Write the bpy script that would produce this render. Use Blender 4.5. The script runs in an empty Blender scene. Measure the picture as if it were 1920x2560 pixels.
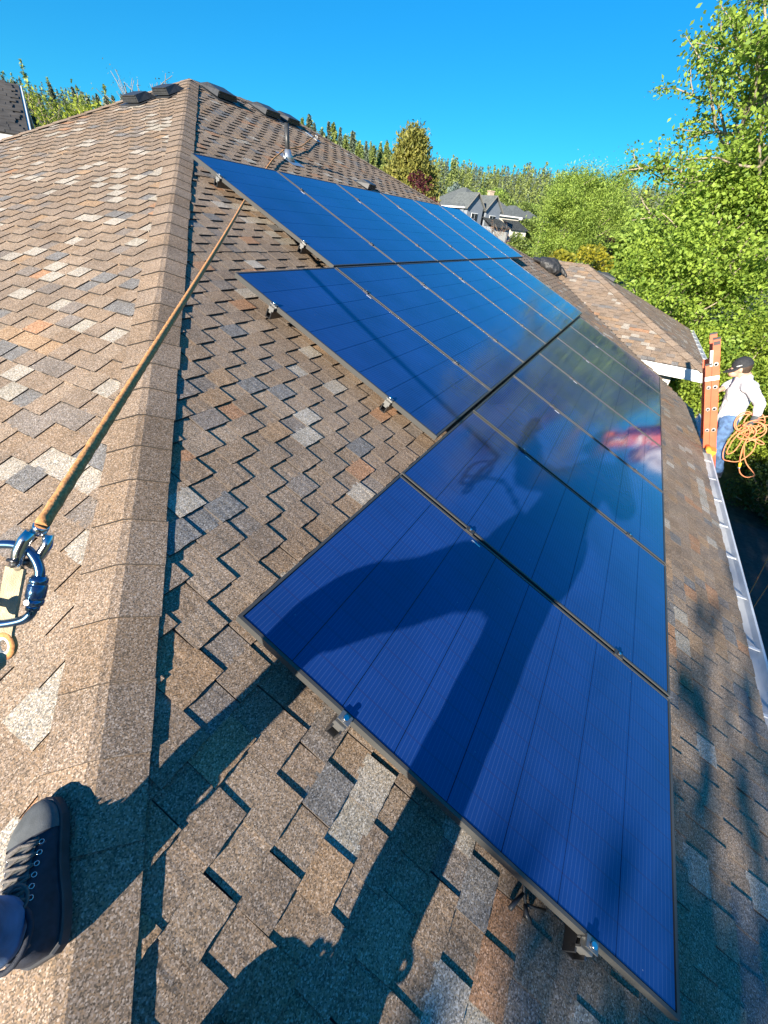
import bpy, bmesh, math, random
import numpy as np
from mathutils import Vector, Matrix, noise
R = math.radians
SC = bpy.context.scene
COL = SC.collection

# ------------------------------------------------------------------ camera, sky, sun, exposure
CAM = Vector((-3.40061, 0.78649, 1.73696))
RIGHT = Vector((0.481722, -0.87161, 0.090781))
DOWN = Vector((-0.463005, -0.3411, -0.818094))
FWD = Vector((0.744023, 0.352061, -0.567875))
cd = bpy.data.cameras.new('camera')
cd.sensor_fit = 'VERTICAL'; cd.sensor_height = 36.0; cd.lens = 36.0 * 1050 / 2560
cd.clip_start = 0.02; cd.clip_end = 6000
cam = bpy.data.objects.new('camera', cd); COL.objects.link(cam)
cam.matrix_world = Matrix(((RIGHT.x, -DOWN.x, -FWD.x, CAM.x), (RIGHT.y, -DOWN.y, -FWD.y, CAM.y),
                           (RIGHT.z, -DOWN.z, -FWD.z, CAM.z), (0, 0, 0, 1)))
SC.camera = cam
SUN = Vector((0.945125, -0.071019, -0.318897)).normalized()      # the way the light travels
SUN_EL = math.asin(-SUN.z)
SUN_AZ = math.atan2(-SUN.x, -SUN.y)                              # compass style, clockwise from +Y
w = bpy.data.worlds.new('World'); SC.world = w; w.use_nodes = True
nt = w.node_tree; bg = nt.nodes['Background']
sky = nt.nodes.new('ShaderNodeTexSky'); sky.sky_type = 'NISHITA'; sky.sun_disc = False
sky.sun_elevation = SUN_EL; sky.sun_rotation = SUN_AZ
sky.air_density = 1.0; sky.dust_density = 0.0; sky.ozone_density = 1.6; sky.altitude = 100
hs = nt.nodes.new('ShaderNodeHueSaturation'); hs.inputs['Saturation'].default_value = 1.5
gm = nt.nodes.new('ShaderNodeGamma'); gm.inputs['Gamma'].default_value = 0.62
tn = nt.nodes.new('ShaderNodeMix'); tn.data_type = 'RGBA'; tn.blend_type = 'MULTIPLY'; tn.inputs['Factor'].default_value = 1; tn.inputs['B'].default_value = (0.12, 0.85, 1.34, 1)
nt.links.new(sky.outputs[0], hs.inputs['Color']); nt.links.new(hs.outputs[0], gm.inputs['Color']); nt.links.new(gm.outputs[0], tn.inputs['A']); nt.links.new(tn.outputs['Result'], bg.inputs['Color'])
bg.inputs['Strength'].default_value = 0.098
sl = bpy.data.lights.new('sun', 'SUN'); sl.energy = 5.0; sl.angle = R(0.5); sl.color = (1.0, 0.90, 0.75)
so = bpy.data.objects.new('sun', sl); COL.objects.link(so); so.location = (-20, 5, 20)
so.rotation_euler = SUN.to_track_quat('-Z', 'Y').to_euler()
SC.view_settings.view_transform = 'Standard'; SC.view_settings.look = 'None'
SC.view_settings.exposure = 1.38; SC.view_settings.gamma = 1.0; SC.view_settings.use_curve_mapping = False

# ------------------------------------------------------------------ constants of the roof
PA = R(24.0); TP = math.tan(PA); CP = math.cos(PA); SP = math.sin(PA)
D0 = -0.15; Z0 = D0 / CP
ROOF = Matrix(((1, 0, 0, 0), (0, CP, -SP, 0), (0, SP, CP, 0), (0, 0, 0, 1)))     # (along eave, upslope, out) -> world
GZ = -3.3
rng = random.Random(7)

def project(p):
    d = Vector(p) - CAM; z = d.dot(FWD)
    if z <= 0.05: return None
    return (960 + 1050 * d.dot(RIGHT) / z, 1280 + 1050 * d.dot(DOWN) / z, z)

# ------------------------------------------------------------------ helpers
class MB:
    def __init__(s): s.v = []; s.f = []; s.m = []; s.sm = []
    def add(s, vs, fs, mat=0, smooth=False):
        b = len(s.v); s.v += [tuple(v) for v in vs]
        for f in fs: s.f.append(tuple(i + b for i in f)); s.m.append(mat); s.sm.append(smooth)
        return s
    def box(s, c, d, M=None, mat=0):
        vs = []
        for sx in (-.5, .5):
            for sy in (-.5, .5):
                for sz in (-.5, .5):
                    p = Vector((sx * d[0], sy * d[1], sz * d[2]))
                    if M is not None: p = M @ p
                    vs.append(p + Vector(c))
        return s.add(vs, [(0, 1, 3, 2), (4, 6, 7, 5), (0, 4, 5, 1), (2, 3, 7, 6), (0, 2, 6, 4), (1, 5, 7, 3)], mat)
    def tube(s, pts, rad, n=8, mat=0, caps=True, closed=False):
        pts = [Vector(p) for p in pts]; L = len(pts)
        rad = [rad] * L if not hasattr(rad, '__len__') else rad
        up = None; rings = []
        for i, p in enumerate(pts):
            a = pts[(i - 1) % L] if (i > 0 or closed) else p
            b = pts[(i + 1) % L] if (i < L - 1 or closed) else p
            t = (b - a).normalized()
            if up is None: up = t.orthogonal().normalized()
            up = (up - t * up.dot(t))
            up = up.normalized() if up.length > 1e-6 else t.orthogonal().normalized()
            q = t.cross(up)
            rings.append([p + (up * math.cos(2 * math.pi * k / n) + q * math.sin(2 * math.pi * k / n)) * rad[i] for k in range(n)])
        vs = [v for r in rings for v in r]; fs = []
        for i in range(L if closed else L - 1):
            j = (i + 1) % L
            for k in range(n):
                fs.append((i * n + k, i * n + (k + 1) % n, j * n + (k + 1) % n, j * n + k))
        s.add(vs, fs, mat, True)
        if caps and not closed:
            b = len(s.v) - len(vs)
            s.f.append(tuple(b + k for k in reversed(range(n)))); s.m.append(mat); s.sm.append(False)
            s.f.append(tuple(b + (L - 1) * n + k for k in range(n))); s.m.append(mat); s.sm.append(False)
        return s
    def ball(s, c, r, n=10, m=7, M=None, mat=0):
        r = (r, r, r) if not hasattr(r, '__len__') else r
        vs = []; fs = []
        for i in range(m + 1):
            th = math.pi * i / m
            for k in range(n):
                ph = 2 * math.pi * k / n
                p = Vector((r[0] * math.sin(th) * math.cos(ph), r[1] * math.sin(th) * math.sin(ph), r[2] * math.cos(th)))
                if M is not None: p = M @ p
                vs.append(p + Vector(c))
        for i in range(m):
            for k in range(n):
                fs.append((i * n + k, (i + 1) * n + k, (i + 1) * n + (k + 1) % n, i * n + (k + 1) % n))
        return s.add(vs, fs, mat, True)
    def cap(s, a, b, ra, rb, n=12):            # a tapered limb with round ends
        s.tube([a, b], [ra, rb], n, caps=False); s.ball(a, ra, n, 8); s.ball(b, rb, n, 8); return s
    def prism(s, poly, ax, d, mat=0):           # poly: list of Vectors, extruded by vector d
        n = len(poly); vs = [Vector(p) for p in poly] + [Vector(p) + Vector(d) for p in poly]
        fs = [tuple(reversed(range(n))), tuple(range(n, 2 * n))] + [(k, (k + 1) % n, n + (k + 1) % n, n + k) for k in range(n)]
        return s.add(vs, fs, mat)
    def mesh(s, name, mats):
        me = bpy.data.meshes.new(name); me.from_pydata(s.v, [], s.f); 
        for m in mats: me.materials.append(m)
        me.polygons.foreach_set('material_index', s.m); me.polygons.foreach_set('use_smooth', s.sm)
        me.update(); return me
    def obj(s, name, mats, parent=None, loc=None, M=None):
        return link(name, s.mesh(name, mats if isinstance(mats, (list, tuple)) else [mats]), parent, loc, M)

def link(name, me, parent=None, loc=None, M=None):
    o = bpy.data.objects.new(name, me); COL.objects.link(o)
    if parent is not None: o.parent = parent
    if M is not None: o.matrix_local = M
    elif loc is not None: o.location = loc
    return o
def tag(o, label=None, cat=None, group=None, kind=None):
    if label: o['label'] = label
    if cat: o['category'] = cat
    if group: o['group'] = group
    if kind: o['kind'] = kind
    return o
def thing(name, label, cat, loc=(0, 0, 0), group=None, M=None):
    o = bpy.data.objects.new(name, None); COL.objects.link(o); o.empty_display_size = 0.1
    if M is not None: o.matrix_world = M
    else: o.location = loc
    return tag(o, label, cat, group)
def fix_normals(me):
    bm = bmesh.new(); bm.from_mesh(me); bmesh.ops.recalc_face_normals(bm, faces=bm.faces); bm.to_mesh(me); bm.free()
def modded(mb, mats, voxel, smooth=6, noise_amp=0.0, noise_scale=8.0):
    me = mb.mesh('tmp', mats); o = bpy.data.objects.new('tmp', me); COL.objects.link(o)
    m = o.modifiers.new('r', 'REMESH'); m.mode = 'VOXEL'; m.voxel_size = voxel; m.use_smooth_shade = True
    if smooth: m2 = o.modifiers.new('s', 'SMOOTH'); m2.factor = 0.5; m2.iterations = smooth
    dg = bpy.context.evaluated_depsgraph_get(); r = bpy.data.meshes.new_from_object(o.evaluated_get(dg))
    bpy.data.objects.remove(o); 
    if noise_amp:
        for v in r.vertices:
            q = v.co * noise_scale
            v.co += v.normal * noise_amp * (noise.noise(q) + 0.5 * noise.noise(q * 2.3))
    if not r.materials:
        for mm in mats: r.materials.append(mm)
    for p in r.polygons: p.use_smooth = True
    return r

# ------------------------------------------------------------------ materials
def mat(name, col, rough=0.6, metal=0.0, spec=0.5, **kw):
    m = bpy.data.materials.new(name); m.use_nodes = True; b = m.node_tree.nodes['Principled BSDF']
    b.inputs['Base Color'].default_value = (*col, 1); b.inputs['Roughness'].default_value = rough
    b.inputs['Metallic'].default_value = metal; b.inputs['Specular IOR Level'].default_value = spec
    return m
def N(m, t): return m.node_tree.nodes.new(t)
def LK(m, a, b): m.node_tree.links.new(a, b)
def noisy(m, col, scale=20, amt=0.35, bump=0.0, bscale=None, coord='pos', detail=4):
    """mottles the base colour by a noise field, with optional fine relief"""
    b = m.node_tree.nodes['Principled BSDF']
    if coord == 'pos': src = N(m, 'ShaderNodeNewGeometry').outputs['Position']
    else: src = N(m, 'ShaderNodeTexCoord').outputs['Object']
    n = N(m, 'ShaderNodeTexNoise'); n.inputs['Scale'].default_value = scale; n.inputs['Detail'].default_value = detail
    LK(m, src, n.inputs['Vector'])
    r = N(m, 'ShaderNodeValToRGB'); r.color_ramp.elements[0].position = .3; r.color_ramp.elements[1].position = .7
    r.color_ramp.elements[0].color = (*[c * (1 - amt) for c in col], 1); r.color_ramp.elements[1].color = (*[min(1, c * (1 + amt)) for c in col], 1)
    LK(m, n.outputs['Fac'], r.inputs['Fac']); LK(m, r.outputs['Color'], b.inputs['Base Color'])
    if bump:
        n2 = N(m, 'ShaderNodeTexNoise'); n2.inputs['Scale'].default_value = bscale or scale * 3; LK(m, src, n2.inputs['Vector'])
        bp = N(m, 'ShaderNodeBump'); bp.inputs['Strength'].default_value = bump; bp.inputs['Distance'].default_value = 0.01
        LK(m, n2.outputs['Fac'], bp.inputs['Height']); LK(m, bp.outputs['Normal'], b.inputs['Normal'])
    return m
def granule(name, col, far=False):
    m = mat(name, col, 0.95, spec=0.15); b = m.node_tree.nodes['Principled BSDF']
    g = N(m, 'ShaderNodeNewGeometry')
    v = N(m, 'ShaderNodeTexVoronoi'); v.inputs['Scale'].default_value = 300; LK(m, g.outputs['Position'], v.inputs['Vector'])
    sep = N(m, 'ShaderNodeSeparateColor'); LK(m, v.outputs['Color'], sep.inputs['Color'])
    r = N(m, 'ShaderNodeValToRGB'); e = r.color_ramp.elements
    lum = sum(col) / 3
    e[0].position = 0.0; e[0].color = (*[c * .36 for c in col], 1)
    e[1].position = 1.0; e[1].color = (*[min(.8, c * 1.6 + .08) for c in col], 1)
    x = e.new(.3); x.color = (*[c * .72 for c in col], 1)
    x = e.new(.55); x.color = (col[0] * 1.15, col[1] * 1.02, col[2] * .85, 1)
    x = e.new(.8); x.color = (col[0] * 1.1, col[1] * 1.1, col[2] * 1.15, 1)
    LK(m, sep.outputs['Red'], r.inputs['Fac'])
    n = N(m, 'ShaderNodeTexNoise'); n.inputs['Scale'].default_value = 3.2; n.inputs['Detail'].default_value = 5; LK(m, g.outputs['Position'], n.inputs['Vector'])
    mr = N(m, 'ShaderNodeMapRange'); mr.inputs['From Min'].default_value = .3; mr.inputs['From Max'].default_value = .7
    mr.inputs['To Min'].default_value = .82; mr.inputs['To Max'].default_value = 1.15; LK(m, n.outputs['Fac'], mr.inputs['Value'])
    mx = N(m, 'ShaderNodeMix'); mx.data_type = 'RGBA'; mx.blend_type = 'MULTIPLY'; mx.inputs['Factor'].default_value = 1
    LK(m, r.outputs['Color'], mx.inputs['A']); LK(m, mr.outputs['Result'], mx.inputs['B']); LK(m, mx.outputs['Result'], b.inputs['Base Color'])
    bp = N(m, 'ShaderNodeBump'); bp.inputs['Strength'].default_value = .55; bp.inputs['Distance'].default_value = .004
    LK(m, sep.outputs['Green'], bp.inputs['Height']); LK(m, bp.outputs['Normal'], b.inputs['Normal'])
    return m
TAN = [(.285, .219, .165), (.258, .202, .156), (.305, .238, .180), (.272, .203, .146)]
SH = [granule('shingle_tan_%s' % 'abcd'[i], c) for i, c in enumerate(TAN)]
SH += [granule('shingle_slate', (.190, .185, .182)), granule('shingle_slate_brown', (.225, .195, .172)),
       granule('shingle_pale', (.40, .365, .315)), granule('shingle_cream', (.36, .33, .28)),
       granule('shingle_rust', (.365, .215, .130)), granule('shingle_ochre', (.345, .240, .155))]
M_CORE = mat('asphalt_core', (.035, .030, .027), .9)
SH.append(M_CORE)
M_EDGE = mat('sun_offset_edge', (.085, .068, .056), .9); SH.append(M_EDGE)  # edge colour darkened to offset direct sun on the tab sides
def pick_shade(bias=0.0, sunny=False):
    if sunny:
        x = rng.random()
        for lim, k in ((.70, None), (.735, 4), (.80, 5), (.92, 6), (.955, 7), (.975, 8)):
            if x < lim: return rng.randrange(4) if k is None else k
        return 9
    x = max(0, (rng.random() - bias) / (1 - bias))
    if x < .66: return rng.randrange(4)
    if x < .72: return 4
    if x < .79: return 5
    if x < .86: return 6
    if x < .90: return 7
    if x < .95: return 8
    return 9
M_UNDER = mat('roof_felt', (.03, .028, .026), .9)
M_BLACKMETAL = mat('black_anodised_aluminium', (.10, .10, .105), .32, .85)
M_FRAME = mat('satin_dark_frame', (.058, .058, .056), .42, .0, .5)
M_CLAMP = mat('dark_clamp', (.05, .05, .052), .45, .2)
M_RAIL = mat('mill_aluminium', (.27, .27, .265), .5, .85)
M_BLACKPLASTIC = noisy(mat('black_plastic', (.035, .037, .04), .42), (.035, .037, .04), 30, .3)
M_STEEL = mat('bright_steel', (.72, .72, .72), .18, 1.0)
M_WHITEPAINT = noisy(mat('white_painted_trim', (.78, .78, .76), .5), (.78, .78, .76), 5, .04)
M_WALL = noisy(mat('cream_siding', (.62, .58, .5), .75), (.62, .58, .5), 6, .06)
M_SOFFIT = mat('soffit_board', (.30, .27, .23), .8)
M_GUTTER = noisy(mat('pale_enamel_gutter', (.66, .68, .70), .38), (.66, .68, .70), 8, .10)
M_LEAD = mat('galvanised_flashing', (.5, .52, .54), .35, .8)
M_GLASS = mat('dark_window_glass', (.02, .025, .03), .05, 0, .8)

# ------------------------------------------------------------------ ground, road, hill, forest floor
def grid_mesh(name, xs, ys, zf, m, kind='structure'):
    vs = [(x, y, zf(x, y)) for y in ys for x in xs]; nx = len(xs)
    fs = [(j * nx + i, j * nx + i + 1, (j + 1) * nx + i + 1, (j + 1) * nx + i) for j in range(len(ys) - 1) for i in range(nx - 1)]
    me = bpy.data.meshes.new(name); me.from_pydata(vs, [], fs); me.materials.append(m)
    for p in me.polygons: p.use_smooth = True
    return tag(link(name, me), kind=kind)
def hill_h(x, y):
    dx, dy = x - CAM.x, y - CAM.y; r = math.hypot(dx, dy); az = math.degrees(math.atan2(dy, dx))
    k = .058 + .044 * max(0, min(1, (az - 5) / 35)) + .006 * math.sin(az * .21) 
    t = max(0, r - 105); q = max(0, min(1, (r - 25) / 70)); base = 3.1 * q * q * (3 - 2 * q)
    return base + k * min(t, 520) + 3.0 * noise.noise(Vector((x * .006, y * .006, 0))) * min(1, t / 120)
M_GRASS = noisy(mat('lawn_and_soil', (.055, .075, .03), .95), (.055, .07, .03), 1.5, .5)
M_ASPHALT = noisy(mat('asphalt', (.05, .05, .052), .9), (.05, .05, .052), 14, .25, .4, 220)
M_SOIL = noisy(mat('bark_soil', (.075, .05, .035), .95), (.075, .05, .035), 9, .5, .5, 60)
xs = sorted(set([-3000, -1500, -700, -300, -150] + list(range(-80, 1001, 27)) + [1400, 2200, 3200]))
ys = sorted(set([-3000, -1600, -1000] + list(range(-700, 1001, 27)) + [1500, 2200, 3200]))
grid_mesh('ground', xs, ys, lambda x, y: GZ + hill_h(x, y), M_GRASS)
MB().box((1.5, -2.5, GZ + .02), (12.4, 2.3, .04)).obj('path', M_ASPHALT)['kind'] = 'structure'
MB().box((11.2, -4.0, GZ + .012), (7.0, 6.0, .02)).obj('soil_bed', M_SOIL)['kind'] = 'structure'
ang = R(11.5); rd = Vector((math.cos(ang), math.sin(ang), 0)); rn = Vector((-rd.y, rd.x, 0))
rv = []; rf = []
for i, t in enumerate(range(24, 140, 4)):
    for s_ in (-4, 4):
        p = CAM + rd * t + rn * s_; rv.append((p.x, p.y, GZ + .15 + hill_h(p.x, p.y)))
    if i: rf.append((2 * i - 2, 2 * i - 1, 2 * i + 1, 2 * i))
MB().add(rv, rf).obj('road', M_ASPHALT)['kind'] = 'structure'

# ------------------------------------------------------------------ the house and its shingled roof
house = thing('house', 'brown shingled hip roof house in the foreground carrying the solar panels', 'house', (0, 0, 0))
APEX = Vector((2.5, 7.34, 7.34 * TP + Z0)); RID = Vector((4.5, 7.34, 7.34 * TP + Z0))
class Slope:
    """frame of one roof plane: s along the eave, v upslope, n outwards"""
    def __init__(s, origin, sdir):
        s.o = Vector(origin); s.s = Vector(sdir).normalized(); up = Vector((0, 0, 1))
        h = up.cross(s.s)                     # horizontal, uphill
        s.v = (h * CP + up * SP).normalized(); s.n = s.s.cross(s.v).normalized()
    def P(s, a, b, c=0.0): return s.o + s.s * a + s.v * b + s.n * c
    def L(s, p): d = Vector(p) - s.o; return d.dot(s.s), d.dot(s.v)
EXP = 0.107
all_pieces = []       # (score, builder data)
def interval(poly, v):
    xs = []
    for i in range(len(poly)):
        (a, b), (c, d) = poly[i], poly[(i + 1) % len(poly)]
        if (b <= v < d) or (d <= v < b): xs.append(a + (c - a) * (v - b) / (d - b))
    return (min(xs), max(xs)) if len(xs) >= 2 else None
def piece_geo(sl, a, b, v, tooth, mat_i, fine, rg):
    """one shingle tab or backing strip as a slab; the lower edge is the thick one"""
    hb, ht = (.0128, .0068) if tooth else (.0076, .0014)
    lo = .0004
    sk = rg.uniform(-.004, .004); 
    top = v + EXP + .012
    ns = 7 if fine else 1
    vs = []; fs = []; mi = []
    for k in range(ns + 1):
        t = k / ns; s_ = a + (b - a) * t
        j = rg.uniform(-.0022, .0022) if (fine and 0 < k < ns) else 0
        jj = rg.uniform(-.0008, .0008) if fine else 0
        vv = v + j
        vs += [sl.P(s_ + sk * .0, vv, hb + jj), sl.P(s_ + sk, top, ht), sl.P(s_, vv, lo)]
    for k in range(ns):
        p = k * 3; q = p + 3
        fs += [(p, q, q + 1, p + 1), (p + 2, q + 2, q, p)]; mi += [mat_i, 10 if tooth else mat_i]
    e = ns * 3
    vs += [sl.P(a + sk, top, lo), sl.P(b + sk, top, lo)]
    fs += [(len(vs) - 2, 2, 0, 1), (e + 2, len(vs) - 1, e + 1, e)]
    mi += [11, 10]
    if sl.o.x > 6: mi = [11 if q == 10 else q for q in mi]      # paler edge colour put in to brighten the sunlit wing
    return vs, fs, mi
def shingle_slope(name, sl, poly, seed, label=None):
    rg = random.Random(seed)
    lp = [sl.L(p) for p in poly]
    base = MB().add([sl.P(a, b, -.002) for a, b in lp], [tuple(range(len(lp)))])
    part = base.obj(name, M_UNDER, house)
    if label: part['label'] = label
    v0 = min(p[1] for p in lp); v1 = max(p[1] for p in lp)
    k = 0; v = v0
    seq = [(.118 if q % 2 else .140) + rg.uniform(-.016, .016) for q in range(14)]; stair = .117; brk = 0.0
    while v < v1 - .02:
        iv = interval(lp, v + EXP * .5); ib = interval(lp, v + .002); it = interval(lp, v + EXP + .012) or iv
        if iv and ib:
            iv = (it[0] if it[0] > ib[0] else iv[0], it[1] if it[1] < ib[1] else iv[1])
            if k % 11 == 0: brk = rg.uniform(0, .26)
            off = stair * k + brk + rg.uniform(-.010, .010)
            P0 = sum(seq); n0 = math.floor((iv[0] + off) / P0); s_ = n0 * P0 - off; i = 0; tooth = False
            prev = None
            while s_ < iv[1]:
                wd = seq[i % 14]; i += 1; e0 = s_ + rg.uniform(-.004, .004)
                a, b = max(e0, iv[0]), min(s_ + wd, iv[1]); s_ += wd; tooth = not tooth
                if b - a < .012: continue
                c = pick_shade(.16 if sl is S_MAIN else .05, sl is not S_MAIN)
                if prev is not None and rg.random() < .22: c = prev
                prev = c
                if not tooth and c in (6, 7) and rg.random() < .4: c = rg.randrange(4)
                mid = sl.P((a + b) / 2, v + EXP * .5, .005); pr = project(mid); sc = 0
                if pr and -20 < pr[0] < 1940 and -20 < pr[1] < 2580:
                    dv = (CAM - mid); facing = dv.normalized().dot(sl.n)
                    sc = (b - a) * EXP * max(0, facing) / (pr[2] ** 2)
                    u, vv = (mid.x, mid.y / CP) if name == 'roof_slope' else (99, 99)
                    if sl is S_MAIN and under_panels(mid): sc = 0
                all_pieces.append((sc, part, sl, a, b, v, tooth, c, rg.random()))
        k += 1; v += EXP
    return part
LP = 1.68244; PW = 1.14; GAP = .0228
ROWS = [(-2.795, 0.0, 7), (-PW, LP + GAP, 6), (0.0, 2 * (LP + GAP), 6)]
def under_panels(p):
    q = ROOF.to_3x3().transposed() @ p
    for u0, v0, n in ROWS:
        if u0 + .12 < q.x < u0 + n * PW - .02 and v0 + .02 < q.y < v0 + LP - .02: return True
    return False
YE = -0.72
S_MAIN = Slope((0, 0, Z0), (1, 0, 0))
def zm(y): return y * TP + Z0
def zl(x): return (x + 4.84) * TP + Z0
def zw(x): return (x - 6.4) * TP
main_poly = [(-5.56, YE, zm(YE)), (5.45, YE, zm(YE)), (6.4, .12, zm(.12)), (6.42, .39, zm(.39)), (8.93, 2.90, zm(2.9)), tuple(RID), tuple(APEX)]
shingle_slope('roof_slope', S_MAIN, main_poly, 3, 'lit slope of weathered brown shingles under the solar panels')
S_LEFT = Slope((-4.84, 0, Z0), (0, -1, 0))
FARL = Vector((-5.56, 10.32, zl(-5.56)))
left_poly = [(-5.56, YE, zl(-5.56)), tuple(APEX), tuple(FARL)]
shingle_slope('roof_slope', S_LEFT, left_poly, 11, 'bright sunny slope of mottled shingles left of the hip')
S_WN = Slope((6.4, 0, 0), (0, -1, 0)); YW = -0.80
S_WE = Slope((6.4, YW, 0), (1, 0, 0))
WT = Vector((9.3, YW + 2.9, 2.9 * TP))
shingle_slope('roof_slope', S_WN, [(6.4, YW, 0), tuple(WT), (9.3, 3.27, 2.9 * TP), (6.4, .37, 0)], 17, 'near slope of the lower wing with mixed tan and grey tabs')
shingle_slope('roof_slope', S_WE, [(6.4, YW, 0), (12.2, YW, 0), tuple(WT)], 19, 'narrow end slope of the lower wing beside the gutter')
bk = MB()
bk.add([APEX, RID, (9, 14, RID.z - 3.2), FARL], [(0, 1, 2, 3)])
bk.add([RID, (8.93, 2.9, zm(2.9)), (12, 2.9, RID.z - 7.5 * TP), (12, 14, RID.z - 7.5 * TP)], [(0, 1, 2, 3)])
bk.add([WT, (12.2, YW, 0), (12.2, 6, 0), (9.3, 6, 2.9 * TP)], [(0, 1, 2, 3)])
bk.obj('back_roof', SH[1], house)
# the 300 tabs that show largest are parts of their slope, the rest is one part per slope
all_pieces.sort(key=lambda t: -t[0])
rest = {}
for i, (sc, part, sl, a, b, v, tooth, c, r) in enumerate(all_pieces):
    g = piece_geo(sl, a, b, v, tooth, c, i < 300, random.Random(int(r * 1e6)))
    if i < 300:
        m = MB().add(g[0], g[1], 0); m.m = [0 if q < 10 else q - 9 for q in g[2]]
        m.obj('shingle', [SH[c], M_CORE, M_EDGE], part)
    else:
        r_ = rest.setdefault(part.name, (part, MB()))[1]; r_.add(g[0], g[1], c); r_.m[-len(g[2]):] = g[2]
for part, m in rest.values():
    o = m.obj('shingle_field', SH, part); o['kind'] = 'stuff'
# hip and ridge caps
def cap_run(p0, p1, n1, n2, step, w=.125, tone=(0, 1, 2, 3)):
    p0, p1 = Vector(p0), Vector(p1); h = (p1 - p0); L = h.length; h.normalize()
    l1 = n1.cross(h); l1 = l1 if l1.dot(n2) < 0 else -l1     # away from the other plane
    l2 = n2.cross(h); l2 = l2 if l2.dot(n1) < 0 else -l2
    nb = (n1 + n2).normalized()
    n = int(L / step)
    for k in range(n + 1):
        t0 = k * step; t1 = min(L, t0 + step * 1.15)
        if t1 - t0 < .05: continue
        rg = random.Random(k * 7 + int(L * 100)); ww = w * rg.uniform(.97, 1.05); sk = rg.uniform(-.006, .006)
        cs = [(l1, n1, 1.0), (l1, n1, .5), (l1, n1, .07), (None, nb, 0), (l2, n2, .07), (l2, n2, .5), (l2, n2, 1.0)]
        vs = []
        for tt, lift in ((t0, .0240), (t1, .0160)):
            for l, nn, f in cs:
                p = p0 + h * (tt + (sk if tt == t0 else 0)) + (l * (ww * f) if l is not None else Vector())
                lf = lift * (1.0 if l is None else (.92 + .08 * (1 - f)))
                vs.append(p + nn * (lf - (.004 if l is None else 0)))
        for tt, lift in ((t0, .0240), (t1, .0160)):
            for l, nn, f in cs:
                p = p0 + h * (tt + (sk if tt == t0 else 0)) + (l * (ww * f) if l is not None else Vector())
                vs.append(p + nn * (lift - .0075 - (.004 if l is None else 0)))
        fs = []
        for i in range(6):
            fs += [(i, i + 1, 7 + i + 1, 7 + i), (14 + i, i + 14 + 7, 14 + 7 + i + 1, 14 + i + 1), (14 + i, 14 + i + 1, i + 1, i)]
        fs += [(0, 7, 21, 14), (6, 20, 27, 13)]
        m = MB().add(vs, fs); m.m = [1 if (q % 3 == 2 or q >= 18) else 0 for q in range(20)]
        m.obj('ridge_cap', [SH[rg.choice(tone)], M_CORE], house)
NM = S_MAIN.n; NL = S_LEFT.n; NWN = S_WN.n; NWE = S_WE.n
cap_run((-5.56, YE, zm(YE)), APEX, NL, NM, .19, .122, (0, 1, 3, 0))
NB = Vector((0, SP, CP)); NF = Vector((SP, 0, CP))
cap_run(APEX, RID, NM, NB, .19, .12)
cap_run((8.93, 2.9, zm(2.9)), RID, NM, NF, .19, .12)
nbk = (FARL - APEX).cross(Vector((9, 14, RID.z - 3.2)) - APEX).normalized(); nbk = nbk if nbk.z > 0 else -nbk
cap_run(FARL, APEX, NL, nbk, .21, .12)
cap_run((6.4, YW, 0), WT, NWN, NWE, .21, .14)
cap_run(WT, (9.3, 3.27, 2.9 * TP), NWN, NF, .21, .14)
# walls, soffits, fascia
MB().box((.4, 3.4, (GZ - .62) / 2), (11.2, 7.4, -.62 - GZ)).obj('wall', M_WALL, house)
MB().box((9.3, 2.6, (GZ - .22) / 2), (4.9, 5.9, -.22 - GZ)).obj('wall', M_WALL, house)
MB().box((-.05, -.50, -.60), (10.9, .40, .02)).obj('soffit', M_SOFFIT, house)
MB().box((-.05, -.705, -.575), (11.0, .025, .15)).obj('fascia', M_WHITEPAINT, house)
MB().box((9.3, 1.0, -.19), (5.7, 3.5, .02)).obj('soffit', M_SOFFIT, house)
MB().box((6.385, -.22, -.105), (.03, 1.22, .19)).obj('fascia', M_WHITEPAINT, house)
MB().box((9.3, -.785, -.105), (5.8, .03, .19)).obj('fascia', M_WHITEPAINT, house)
def gutter(p0, p1, out, name='gutter', brackets=0.6, wd=.125):
    p0, p1, out = Vector(p0), Vector(p1), Vector(out).normalized(); d = (p1 - p0).normalized(); L = (p1 - p0).length
    up = Vector((0, 0, 1)); prof = [(0, 0), (0, -.085), (.03, -.105), (wd * .7, -.105), (wd * .9, -.06), (wd, -.012), (wd, .004), (wd - .016, .004), (wd - .018, -.012), (wd * .86, -.055), (wd * .66, -.098), (.032, -.098), (.005, -.08), (.005, 0)]
    m = MB(); n = len(prof); vs = [p + out * a + up * b for p in (p0, p1) for a, b in prof]
    m.add(vs, [(i, (i + 1) % n, n + (i + 1) % n, n + i) for i in range(n)] + [tuple(range(n)), tuple(reversed(range(n, 2 * n)))])
    g = m.obj(name, M_GUTTER, house); t = .35
    while t < L:
        q = p0 + d * t
        MB().box(q + out * wd * .5 + up * -.018, (.022, wd * .9, .007), Matrix.Rotation(math.atan2(d.y, d.x), 3, 'Z')).obj('gutter_bracket', M_GUTTER, g); t += brackets
    return g
gutter((-5.5, YE + .0, -.505), (5.42, YE + .0, -.505), (0, -1, 0))
gutter((6.42, YW - .003, -.025), (12.2, YW - .003, -.025), (0, -1, 0))
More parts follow.
